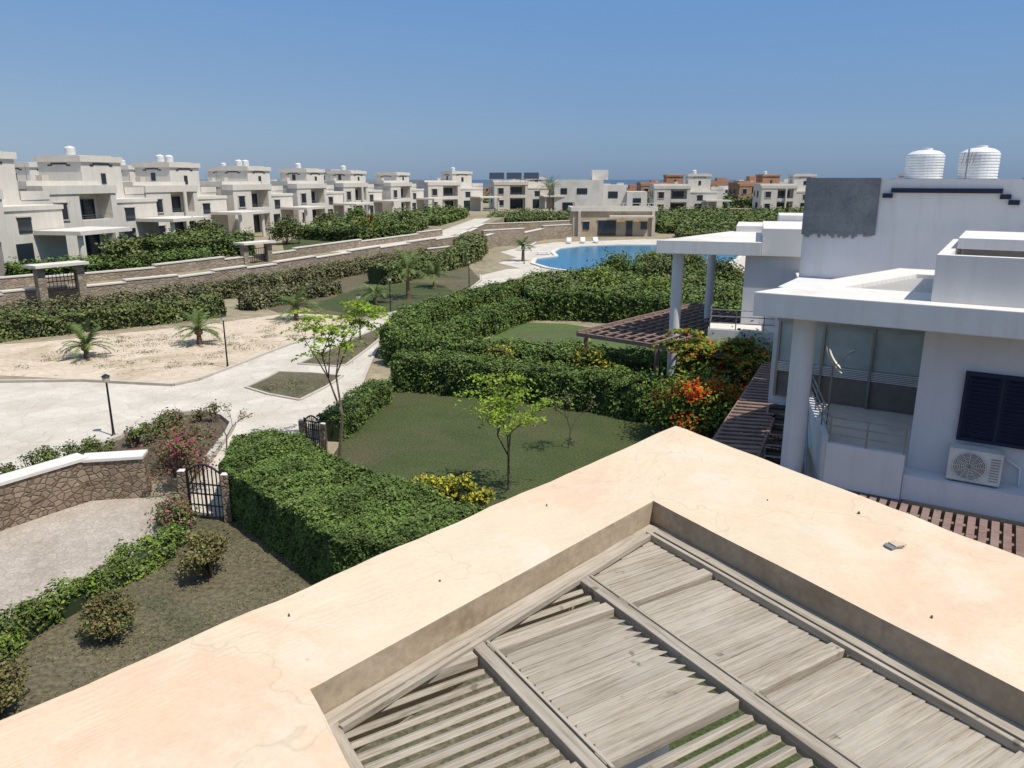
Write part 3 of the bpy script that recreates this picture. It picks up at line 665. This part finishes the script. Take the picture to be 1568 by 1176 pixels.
for s in(2.25,3.2,4.2,5.1): a.tube((*G(s,-.85),3.3),(*G(s,-.85),4.07),.02,.02,M['steel'])
for z in(5.65,5.9,6.1): a.tube((*G(5.3,-1.55),z),(*G(9,-1.55),z),.02,.02,M['steel'])
for s in(5.3,6.2,7.2,8.2): a.tube((*G(s,-1.55),5.4),(*G(s,-1.55),6.12),.02,.02,M['steel'])
a.done('steel_railing',h3)

# ------------------------------------------------------------------ generic two storey villa
def villa(name,ox,oy,ang,z0=1.5,s=1.0,mir=False,tanks=1,low=0.0,wall='beige',kind=0):
    par=empty(name,(ox,oy,z0)); c,sn=math.cos(ang),math.sin(ang)
    def V(x,y):
        x=x*s; y=y*s
        if mir: x=-x
        return (ox+x*c+y*sn, oy+x*sn-y*c)
    Z=lambda z:z0+z*s
    w=M[wall]; w2=M['beige2']
    a=Acc(); g=Acc(); t=Acc()
    a.box(V,-8.5,0,-9,-1.6,Z(0),Z(6.3),w); 
    rect_wall(a,V,-8.55,.05,-9.05,-1.55,Z(6.3)+.003,Z(7.0),.25,w)
    a.box(V,-8.5,-4.6,-1.595,0,Z(0),Z(5.85),w)
    a.box(V,-.7,0,-1.595,0,Z(0),Z(5.85),w)
    a.box(V,-8.6,.1,-1.59,.1,Z(5.86),Z(6.6),w); a.box(V,-4.59,-.71,-1.59,.05,Z(2.75),Z(3.5),w)
    for x0,x1 in((-4.5,-.8),):
        m=(x0+x1)/2; g.box(V,x0+.3,x1-.3,-1.59,-1.5,Z(.1),Z(2.35),M['glass']); g.box(V,x0+.5,x1-.5,-1.59,-1.5,Z(3.51),Z(5.3),M['glass'])
        for xx in(x0+.5,m-.05,x1-.6): t.box(V,xx,xx+.1,-1.495,-1.43,Z(3.51),Z(5.35),M['navy']); t.box(V,xx,xx+.1,-1.495,-1.43,Z(.1),Z(2.4),M['navy'])
        for zz in(3.9,4.3,4.7,5.05): t.box(V,x0+.6,x1-.62,-1.497,-1.45,Z(zz),Z(zz+.05),M['navy'])
    for z,hh in((.9,1.3),(3.7,1.4)) if kind!=2 else ((3.7,1.4),):
        g.box(V,-7.5,-6.2,.002,.04,Z(z),Z(z+hh),M['glass']); t.box(V,-7.65,-6.05,.002,.10,Z(z-.12),Z(z-.01),w2); t.box(V,-7.65,-6.05,.002,.14,Z(z+hh+.01),Z(z+hh+.12),w2)
        t.box(V,-6.89,-6.81,.041,.07,Z(z),Z(z+hh),M['navy'])
        for x_ in(-7.65,-6.19): t.box(V,x_,x_+.13,.002,.08,Z(z),Z(z+hh),w2)
    for y,z,ww,hh in (((-4.6,3.7,1.5,1.5),(-7.6,3.9,.8,1.2),(-5.4,.3,2.2,2.1)) if kind!=2 else ((-6.2,3.7,2.0,1.5),)):
        g.box(V,-8.56,-8.51,y,y+ww,Z(z),Z(z+hh),M['glass']); t.box(V,-8.64,-8.5,y-.12,y+ww+.12,Z(z-.12),Z(z-.01),w2); t.box(V,-8.60,-8.5,y+ww/2-.04,y+ww/2+.04,Z(z),Z(z+hh),M['navy'])
        t.box(V,-8.66,-8.5,y-.12,y+ww+.12,Z(z+hh+.01),Z(z+hh+.12),w2)
    hT=9.3-low
    a.box(V,.06,5.4,-8.6,-3.6,Z(0),Z(hT-.55),w)
    a.box(V,-.12,5.58,-8.78,-3.42,Z(hT-.55)+.002,Z(hT),w); a.box(V,.5,4.9,-8.0,-4.2,Z(hT)+.002,Z(hT+.1),w2)
    for x0,x1,z in((1.6,3.8,hT-.78),(1.2,1.65,hT-.92),(3.75,4.2,hT-.92)): t.box(V,x0,x1,-3.6,-3.55,Z(z),Z(z+.12),M['navy'])
    for y0,y1,z in((-7.0,-5.2,hT-.78),(-7.4,-6.95,hT-.92),(-5.25,-4.8,hT-.92)): t.box(V,0,.055,y0,y1,Z(z),Z(z+.12),M['navy'])
    g.box(V,2.5,3.1,-3.6,-3.54,Z(6.7),Z(7.7),M['glass'])
    if kind!=2: g.box(V,-.0,.055,-6.3,-5.7,Z(7.1),Z(8.0),M['glass'])
    a.box(V,.06,6.6,-3.595,-.8,Z(0),Z(4.9),w); a.box(V,.0,6.7,-3.59,-.7,Z(4.903),Z(5.25),w)
    a.box(V,5.42,8.6,-8,-3.7,Z(0),Z(5.6),w); rect_wall(a,V,5.60,8.65,-8.05,-3.65,Z(5.603),Z(6.3),.22,w)
    g.box(V,1.4,3.0,-.8,-.74,Z(.2),Z(2.4),M['glass']); g.box(V,1.9,3.2,-.8,-.74,Z(3.2),Z(4.4),M['glass']); t.box(V,1.8,3.3,-.8,-.66,Z(4.4),Z(4.5),w2)
    a.box(V,3.2,9.2,-.69,3.6,Z(3.0),Z(3.32),w)
    for x,y in((3.8,3.0),(8.6,3.0)): 
        q=V(x,y); a.tube((*q,Z(0)),(*q,Z(3.0)),.22*s,.22*s,w,12,False)
    if kind==1:
        q=V(-2.6,.3); a.tube((*q,Z(0)),(*q,Z(5.86)),.22*s,.22*s,w,12,False)
    for z in(3.75,3.95): t.bar((*V(-4.5,-.05),Z(z)),(*V(-.8,-.05),Z(z)),.04,.04,M['steel'])
    a.box(V,-3.0,-2.2,-6,-5.3,Z(6.31),Z(7.5),w2); t.tube((*V(-5,-5),Z(6.3)),(*V(-5,-5),Z(8.3)),.03,.03,M['steel'],5)
    for nm,A_ in(('walls',a),('windows',g),('trims_and_frames',t)):
        o=A_.done(nm,par); o.location=-par.location
    for i in range(tanks):
        q=V(1.8+1.6*i,-6.2); o=tank(q[0],q[1],Z(hT+.12),.5*s,.85*s,par); o.location=-par.location
    return par
rad=math.radians
villa('terraced_villa',-38,59,rad(78),tanks=0,low=-.1,s=1.0,kind=1)
villa('terraced_villa',-38.7,77.5,rad(76),tanks=1,low=0,s=1.02,kind=2)
villa('terraced_villa',-37.7,95,rad(74),tanks=2,low=.1,kind=1)
villa('terraced_villa',-34,112,rad(73),tanks=2,low=.3,kind=2)
villa('terraced_villa',-30.5,130.5,rad(72),tanks=1,low=.4)
villa('terraced_villa',-27,149,rad(70),tanks=1,low=.5,kind=1)
villa('terraced_villa',-21,166.5,rad(68),tanks=0,low=.7,kind=2)
villa('terraced_villa',-12,184.6,rad(35),tanks=1,low=.3,z0=1.5)
villa('terraced_villa',-58,101,rad(76),tanks=0); villa('terraced_villa',-57,125,rad(74),tanks=1,kind=2)
villa('terraced_villa',-50,150,rad(72),tanks=1); villa('terraced_villa',-38,180,rad(60),tanks=0); villa('terraced_villa',4,198,rad(10),tanks=0,low=1.6)
villa('terraced_villa',46,205,rad(-3),z0=0,tanks=1,s=1.08)
villa('terraced_villa',76,212,rad(-4),z0=0,tanks=0,s=1.08,kind=1)
villa('terraced_villa',108,216,rad(-6),z0=0,tanks=1,s=1.1)
villa('terraced_villa',84,262,rad(6),z0=0,tanks=1,wall='orange',s=1.1); villa('terraced_villa',54,275,rad(0),z0=0,tanks=0,wall='orange',s=1.1)
par=empty('solar_panels',(2,201,8.5)); a=Acc()
for i in range(3):
    x=-5.5+i*4.2; a.add([(x,192,8.8),(x+3.6,191.5,8.8),(x+3.6,193.6,10.3),(x,194.1,10.3)],[(0,1,2,3)],M['glass'])
    for xx in(x+.3,x+3.3): a.tube((xx,194,7.9),(xx,193.6,10.1),.05,.05,M['steel'],4); a.tube((xx,192.2,7.9),(xx,192,8.9),.05,.05,M['steel'],4)
o=a.done('panels_and_frames',par); o.location=-par.location

mh=empty('white_modern_house',(0,0,0)); a=Acc(); I=lambda x,y:(x,y)
a.box(I,10.5,22.5,196,206,0,8.6,M['whitetop']); a.box(I,22.52,28.5,198,206,0,7.4,M['whitetop']); a.box(I,20,24,199,204,8.602,11.0,M['whitetop']); a.box(I,28.52,33.5,196.5,204,0,5.8,M['whitetop'])
a.done('walls',mh); a=Acc()
for x,z,w,h in((12,5.2,1.6,1.4),(16,5.2,2.6,1.4),(24,4.2,2.4,1.6),(12.5,1.2,3,2),(30,2.2,2,2)): a.box(I,x,x+w,195.93,195.99,z,z+h,M['glass']) if x<22 else (a.box(I,x,x+w,197.93,197.99,z,z+h,M['glass']) if x<28 else a.box(I,x,x+w,196.43,196.49,z,z+h,M['glass']))
a.done('windows',mh)
ph=empty('stone_pool_house',(0,0,0)); a=Acc()
a.box(I,9.6,22.6,124,131,0,3.9,M['sandstone']); rect_wall(a,I,9.3,22.9,123.7,131.2,3.903,4.5,.3,M['beige']); a.box(I,15.2,22.2,122.6,123.69,3.0,3.3,M['beige'])
a.done('walls',ph); a=Acc(); b=Acc()
for x0,x1,z0,z1 in((13.6,16.4,.2,2.5),(11.2,12.2,1.1,2.3),(18.0,19.0,.1,2.4),(20.3,21.3,1.1,2.3)): a.box(I,x0,x1,123.9,123.99,z0,z1,M['glass']); b.box(I,x0-.15,x1+.15,123.86,123.99,z1+.01,z1+.18,M['beige2'])
b.box(I,10.4,10.8,123.6,123.99,0,3.9,M['beige2']); b.box(I,22.0,22.4,123.6,123.99,0,3.9,M['beige2'])
for x in np.arange(9.6,22.7,1.3): b.box(I,x,x+.1,123.75,123.85,4.51,5.1,M['beige'])
b.bar((9.4,123.8,5.12),(22.8,123.8,5.12),.1,.08,M['beige'])
a.done('windows',ph); b.done('trim_and_balustrade',ph)
sheet('pool_terrace',[(-1.5,84),(.5,90),(-1.5,97),(2,106),(6,112),(20,118),(34,116),(36,84),(22,76),(10,74),(3,74)],.014,M['concrete'])
pool=[(3.6,78.6),(2.2,83),(2.6,88),(5.2,91),(5.0,96),(6,101),(9,105),(14,107),(20,107),(27,104),(28,94),(24,84),(18,77),(9,75),(5.5,76)]
sheet('swimming_pool_water',pool,.03,M['pool'])
kerb('pool_coping',pool,.5,.14,'beige',close=True)
def sunbed(x,y,r):
    par=empty('sun_lounger',(x,y,0)); a=Acc(); c,s=math.cos(r),math.sin(r); T=lambda u,v:(x+u*c-v*s,y+u*s+v*c)
    a.box(T,0,1.3,-.32,.32,.28,.36,M['tank']); p=[T(1.3,-.32),T(1.95,-.32),T(1.95,.32),T(1.3,.32)]
    a.add([(*p[0],.36),(*p[1],.75),(*p[2],.75),(*p[3],.36)],[(0,1,2,3)],M['tank'])
    for u in(.1,1.2):
        for v in(-.27,.27): q=T(u,v); a.tube((*q,0),(*q,.28),.03,.03,M['tank'],4)
    o=a.done('frame',par); o.location=-par.location
for x,y,r in((.6,99,.2),(.9,101,.3),(1.3,103,.3),(8,109.5,1.5),(10,110,1.5),(12,110.3,1.6),(3.0,93.5,.1)): sunbed(x,y,r)

a=Acc(); 
for i in range(110):
    x=random.uniform(-150,330); y=random.uniform(290,460); h=random.uniform(3.5,8.2)
    if x<20: h=min(h,6.5)
    m=random.choice([M['beige'],M['white'],M['orange'],M['sandstone'],M['orange'],M['beige2']]); w=random.uniform(8,16)
    a.box(I,x,x+w,y,y+9,0,h,m); a.box(I,x+w*.3,x+w*.6,y+1,y+6,h+.003,h+random.uniform(1,2),m)
    for k in range(int(w/3)): a.box(I,x+1+k*3,x+2.2+k*3,y-.06,y-.01,h*.55,h*.55+1.3,M['glass'])
a.done('distant_town_background')

# ------------------------------------------------------------------ vegetation
G1=[(M['leaf'],.9),(M['leaf2'],.1)]; G2=[(M['leaf2'],.7),(M['leaf'],.25),(M['leafd'],.05)]; G3=[(M['leafd'],.55),(M['leaf2'],.45)]
thicket('clipped_hedge',[(-7.75,19.2),(-8.3,21.8),(-7.2,22.3),(-6.2,21.6),(-4.5,19.6),(-2.3,17.8),(-.4,16.2),(-1.2,14.2),(-3.8,15.0),(-5.8,17.2)],1.42,.040,1700,G1,amp=.17,f=1.2)
hedge('clipped_hedge',[(-6.3,25.4),(-5.8,28.2),(-5.4,30.4)],.9,.9,.05,600,G1)
hedge('clipped_hedge',[(-4.9,32.6),(-2.3,31.9),(1.7,30.4),(5.3,28.2),(8.5,26.6)],1.6,1.45,.06,460,G1,rough=.2)
hedge('clipped_hedge',[(-5.6,37.4),(-4.4,35.9),(-.8,34.6),(3.4,33.2),(8.0,30.8)],1.7,1.55,.07,340,G1,rough=.2)
hedge('clipped_hedge',[(-5.8,38),(-5.6,43.5),(-4.3,47.6),(-1.0,53.5),(.6,57)],1.7,1.6,.08,260,G1,rough=.16)
hedge('clipped_hedge',[(-3.9,38.6),(-2.6,42.4),(-.6,46.8),(.8,49.4)],1.4,1.3,.08,240,G1)
thicket('garden_thicket',[(1.0,50.5),(.8,58),(3,62),(7,63),(14,66),(18,66),(17,52),(11,47.5),(5,49)],1.7,.11,95,G2+[(M['leaf'],.8)],amp=.35,f=.7)
hedge('clipped_hedge',[(1.2,49.8),(4.5,49.4),(9,47.4),(14,43)],1.5,1.8,.10,150,G1)
hedge('clipped_hedge',[(9,41),(12.5,38),(14,34)],2.0,1.9,.11,110,G2)
hedge('boundary_hedge',[(-57,17),(-31.0,46.0),(-23.8,55.8),(-18.9,65.2),(-13.1,79.7),(-8.4,90)],2.0,1.15,.10,150,G3,rough=.28,hvar=.2)
hedge('boundary_hedge',[(-45,28),(-29.2,42.8),(-24.0,46.8),(-19.5,51)],1.6,1.2,.10,150,G2,rough=.26,hvar=.18)
hedge('boundary_hedge',[(-18.5,53),(-14.2,61.5)],1.5,1.0,.11,110,G3,rough=.3,hvar=.2)
hedge('boundary_hedge',[(-11.6,66.5),(-9.6,70.5),(-6.0,80.5),(-4.8,87)],2.2,1.6,.14,80,G2,rough=.3,hvar=.3)
thicket('boundary_shrubs',[(-5.5,84),(-7.0,92),(-4.4,99),(-3.0,95),(-3.6,86)],2.0,.16,45,G2,amp=.4)
thicket('hill_hedge',[(-35,55),(-31.5,57.5),(-26,66),(-27,70),(-33,64),(-38,58)],1.2,.13,70,G1,z0=1.5,amp=.2)
thicket('hill_hedge',[(-38,76),(-31,72),(-25.5,77),(-27,82),(-36,84)],1.7,.16,50,G1+G2,z0=1.5,amp=.45)
thicket('hill_hedge',[(-60,48),(-44,47),(-41,52),(-50,56),(-60,56)],1.2,.13,60,G1,z0=1.5,amp=.2)
thicket('hill_thicket',[(-27,98),(-18,92),(-13.5,104),(-12.8,122),(-22,128),(-27,112)],1.5,.2,34,G2+G1,z0=1.5,amp=.55,f=.35)
thicket('hill_thicket',[(-22,130),(-11.5,126),(-9,150),(-9,164),(-17,160)],1.4,.26,20,G2+G1,z0=1.5,amp=.6,f=.3)
thicket('hill_thicket',[(-5,154),(6,156),(20,160),(30,176),(8,180),(-4,176)],1.3,.26,16,G2,z0=.3,amp=.5,f=.3)
thicket('distant_shrubs',[(25,130),(48,128),(70,150),(66,170),(32,170),(24,150)],1.5,.26,16,G2+G1,amp=.6,f=.3)
thicket('distant_shrubs',[(25,118),(36,118),(40,125),(26,125)],1.0,.2,25,G2,amp=.3,f=.4)
thicket('distant_trees',[(-60,250),(280,240),(280,285),(-60,285)],2.6,.6,3,G2,amp=.8,f=.1)
thicket('distant_shrubs',[(34,184),(120,184),(130,198),(36,198)],1.4,.35,8,G2,amp=.5,f=.2)
for x,y,r,h,mm in [(-33,84,1.7,3.0,G2),(-18,98,1.5,2.6,[(M['red'],.08),(M['leaf'],.9)]),(-15,112,1.5,2.6,G2),(-24,104,1.6,3,G2),(-24,122,1.6,3,G1),(-26,90,1.6,2.8,G2),(-31,62,1.4,2.6,G2)]:
    shrub('garden_tree',x,y,r,h,.15,2800,mm,z0=1.5)
for x,y,r,h in [(8.5,62,1.6,3.0),(11.5,59,1.6,3.1),(14.5,66,1.8,3.2),(6.4,54,1.2,2.6),(10,52,1.3,2.7),(16,58,1.6,3.0),(3,54,1.1,2.2),(13,72,1.4,2.6),(17,74,1.4,2.6),(7,58.5,1.2,2.3)]:
    shrub('garden_shrub',x,y,r,h,.11,3600,random.choice([G1,G2,G2+[(M['lime'],.5)]]))
for x,y,h,f_ in [(-17.2,41.6,.5,1.5),(-21.6,38.2,.35,1.5),(-13.9,49.1,.6,1.7),(-10.0,55.9,.5,1.6),(-7.9,58.4,1.9,1.9),(-6.5,64.7,.8,1.5),(1.2,86,1.3,1.6)]:
    palm('date_palm',x,y,h,f_,nf=24)
palm('date_palm',9,190,6,4,0,26)
feather_tree('feathery_tree',-5.6,23.5,5.0,2.3,3600,[(M['lime'],1)],.058,(.12,.03),levels=4,trunk=.07,seed=21)
feather_tree('feathery_tree',-.1,21.0,3.5,1.8,2600,[(M['lime'],1)],.052,(.0,.0),levels=4,trunk=.045,seed=5)
feather_tree('bare_sapling',1.9,24.6,2.2,.6,300,[(M['leaf2'],1)],.04,(.1,0),levels=4,trunk=.025,seed=9)
feather_tree('bare_sapling',-9.5,24.2,1.9,.5,200,[(M['brownleaf'],1)],.035,(.1,0),levels=4,trunk=.03,seed=3)
feather_tree('flame_tree',7.4,27.0,3.9,2.6,11000,[(M['leaf'],.45),(M['lime'],.35),(M['red'],.16)],.07,(-.1,-.05),levels=4,trunk=.09,seed=12)
shrub('flowering_shrub',6.3,25.4,1.45,2.2,.065,9500,[(M['leaf'],.7),(M['lime'],.22)],ncl=26)
shrub('red_flowering_shrub',6.4,24.9,1.4,2.9,.055,2300,[(M['red'],.85),(M['lime'],.2)],ncl=14,sg=.16)
shrub('flowering_shrub',8.6,28.4,1.5,3.0,.08,7000,[(M['leaf2'],.8),(M['lime'],.35)],ncl=24)
shrub('red_flowering_shrub',8.5,28.0,1.3,3.3,.06,1100,[(M['red'],.8),(M['lime'],.2)],ncl=10,sg=.15)
shrub('flowering_shrub',3.2,31.4,.9,2.0,.08,2500,[(M['yellow'],.4),(M['leaf'],.6)])
shrub('flowering_shrub',-.6,32.6,.7,1.9,.08,1600,[(M['yellow'],.4),(M['leaf2'],.6)])
for x,y in [(-2.3,18.6),(-1.9,18.4),(-1.5,18.2),(-1.1,18.0),(-.8,17.7),(-1.7,18.0)]: shrub('croton_shrub',x,y,.3,1.75,.055,800,[(M['yellow'],.75),(M['leaf'],.25)],ncl=8)
for x,y,r,h in [(-6.9,15.9,.5,1.15),(-8.0,13.5,.45,.95),(-8.8,11.2,.5,1.0)]: shrub('round_bush',x,y,r,h,.035,5200,[(M['brownleaf'],.7),(M['leaf2'],.4)],ncl=30,sg=.2)
shrub('bougainvillea',-9.55,20.8,.8,1.9,.042,1700,[(M['magenta'],.32),(M['brownleaf'],.4),(M['leaf2'],.35)],ncl=28,sg=.18)
shrub('bougainvillea',-10.2,22.0,1.0,1.9,.042,1500,[(M['magenta'],.14),(M['brownleaf'],.5),(M['leaf2'],.4)],ncl=28)
shrub('bougainvillea',-8.7,18.3,.45,.95,.042,1600,[(M['leaf2'],.6),(M['brownleaf'],.3),(M['magenta'],.1)],ncl=20)
hedge('low_border_hedge',[(-9.9,12.6),(-9.5,13.9),(-9.0,15.1),(-8.45,16.6),(-8.4,17.8)],.4,.45,.042,1100,[(M['leaf'],.5),(M['lime'],.2),(M['leaf2'],.4)],rough=.28,hvar=.3)
hedge('low_border_hedge',[(-13.5,7.5),(-11,10.5),(-10,12.5)],.55,.5,.042,1000,[(M['leaf'],.5),(M['lime'],.25),(M['leaf2'],.4)],rough=.28,hvar=.3)
for i in range(14):
    t=i/13; shrub('border_plant',-9.9+1.5*t+random.uniform(-.2,.2),12.4+5.3*t,.28,random.uniform(.5,.85),.04,420,[(M['leaf'],.5),(M['lime'],.3),(M['leaf2'],.3)],ncl=10)
for i in range(26):
    t=i/25; x=-17+t*4.9; y=18.2+t*8+random.uniform(-.3,.3); shrub('wall_border_plant',x+random.uniform(-.3,.3),y-1.2*(t<.3),.32,random.uniform(.5,.95),.05,260,[(M['leaf2'],.6),(M['leaf'],.4)],ncl=9)
for i in range(14):
    shrub('planter_shrub',random.uniform(-12.8,-10.6),random.uniform(22.5,27.8),.35,random.uniform(.4,.8),.045,260,[(M['leaf2'],.5),(M['brownleaf'],.5),(M['magenta'],.05)],ncl=9)
def tufts(name,boxes,leaf,mats,zs=.05):
    par=empty(name); L=[]
    for (x0,x1,y0,y1,n) in boxes:
        k=max(3,n//40); c=rng.uniform([x0,y0],[x1,y1],(k,2)); j=rng.integers(0,k,n)
        L.append(np.column_stack([c[j]+rng.normal(0,.22,(n,2)),np.abs(rng.normal(0,zs,n))+.02]))
    P=np.concatenate(L); _fol(par,P,np.tile(np.array([0,0,.5]),(len(P),1)),leaf,mats)
tufts('ground_weeds',[(-24,-15,36,44,3000),(-15,-12,40,50,1200),(-11,-9,31,34,500),(-9,-8,37,44,500)],.035,[(M['leaf2'],.6),(M['leafd'],.6)])
par=empty('short_grass'); n=26000
P=np.column_stack([rng.uniform(-9.5,-2.5,n),rng.uniform(7,19,n),rng.uniform(.005,.03,n)]); k=lump(P*np.array([1,1,0]),1.1)+rng.normal(0,.35,n)>.0; P=P[k]
k=(P[:,1]<19.2+ (P[:,0]+8.5)*(-.7)); P=P[k]; k=P[:,0]>-9.4+np.clip((P[:,1]-13)*.25,-1,1); P=P[k]
_fol(par,P,np.tile(np.array([0,0,.2]),(len(P),1)),.022,[(M['leafd'],.6),(M['leaf2'],.4)],.5)
par=empty('ground_stones'); a=Acc()
for i in range(400):
    x=random.uniform(-26,-12);y=random.uniform(34.5,50); 
    if y>36+( -12-x)*1.4+8: continue
    if x>-13.9 and y<41: continue
    r=random.uniform(.02,.08); a.lathe(x,y,[(r*.8,0),(r,r*.4),(r*.5,r*.9)],M['sand'],6)
a.done('stones',par)

# ------------------------------------------------------------------ light, sky, camera
el=rad(62); az=math.atan2(.82,-.57)
sd=Vector((math.sin(az)*math.cos(el),math.cos(az)*math.cos(el),math.sin(el)))
ld=bpy.data.lights.new('sun','SUN'); ld.energy=5.0; ld.angle=rad(.5); ld.color=(1,.95,.87)
lo=bpy.data.objects.new('sun',ld); COL.objects.link(lo); lo.rotation_euler=sd.to_track_quat('Z','Y').to_euler(); lo.location=(20,0,40)
w=bpy.data.worlds.new('World'); scn.world=w; w.use_nodes=True; nt=w.node_tree; bg=nt.nodes['Background']
sky=nt.nodes.new('ShaderNodeTexSky'); sky.sky_type='NISHITA'; sky.sun_disc=False; sky.sun_elevation=el; sky.sun_rotation=az
sky.altitude=0; sky.air_density=1.0; sky.dust_density=.6; sky.ozone_density=1.5
tc=nt.nodes.new('ShaderNodeTexCoord'); sx=nt.nodes.new('ShaderNodeSeparateXYZ'); nt.links.new(tc.outputs['Generated'],sx.inputs[0])
g1=ramp(nt,sx.outputs[2],[(0,(.100,.185,.325)),(.05,(.120,.22,.39)),(.20,(.098,.222,.455)),(.5,(.17,.30,.55)),(1,(.32,.42,.60))])
mr=nt.nodes.new('ShaderNodeMapRange'); mr.inputs[1].default_value=.1; mr.inputs[2].default_value=-.6; mr.inputs[3].default_value=0; mr.inputs[4].default_value=1; nt.links.new(sx.outputs[0],mr.inputs[0])
mr2=nt.nodes.new('ShaderNodeMapRange'); mr2.inputs[1].default_value=.25; mr2.inputs[2].default_value=0; mr2.inputs[3].default_value=0; mr2.inputs[4].default_value=.5; nt.links.new(sx.outputs[2],mr2.inputs[0])
mm=nt.nodes.new('ShaderNodeMath'); mm.operation='MULTIPLY'; nt.links.new(mr.outputs[0],mm.inputs[0]); nt.links.new(mr2.outputs[0],mm.inputs[1])
g1=mixc(nt,mm.outputs[0],g1,(.27,.36,.46))
sc=nt.nodes.new('ShaderNodeVectorMath'); sc.operation='SCALE'; sc.inputs[3].default_value=1/.12; nt.links.new(g1,sc.inputs[0])
mx=mixc(nt,.85,sky.outputs[0],sc.outputs[0])
nt.links.new(mx,bg.inputs[0]); bg.inputs[1].default_value=.15
cd=bpy.data.cameras.new('camera'); cd.sensor_width=36; cd.lens=36*1180/1568; cd.clip_end=12000; cd.clip_start=.05
co=bpy.data.objects.new('camera',cd); COL.objects.link(co); co.location=(0,0,8.8); co.rotation_euler=(rad(90-14.9),0,0); scn.camera=co
scn.view_settings.view_transform='Standard'; scn.view_settings.look='None'; scn.view_settings.exposure=0
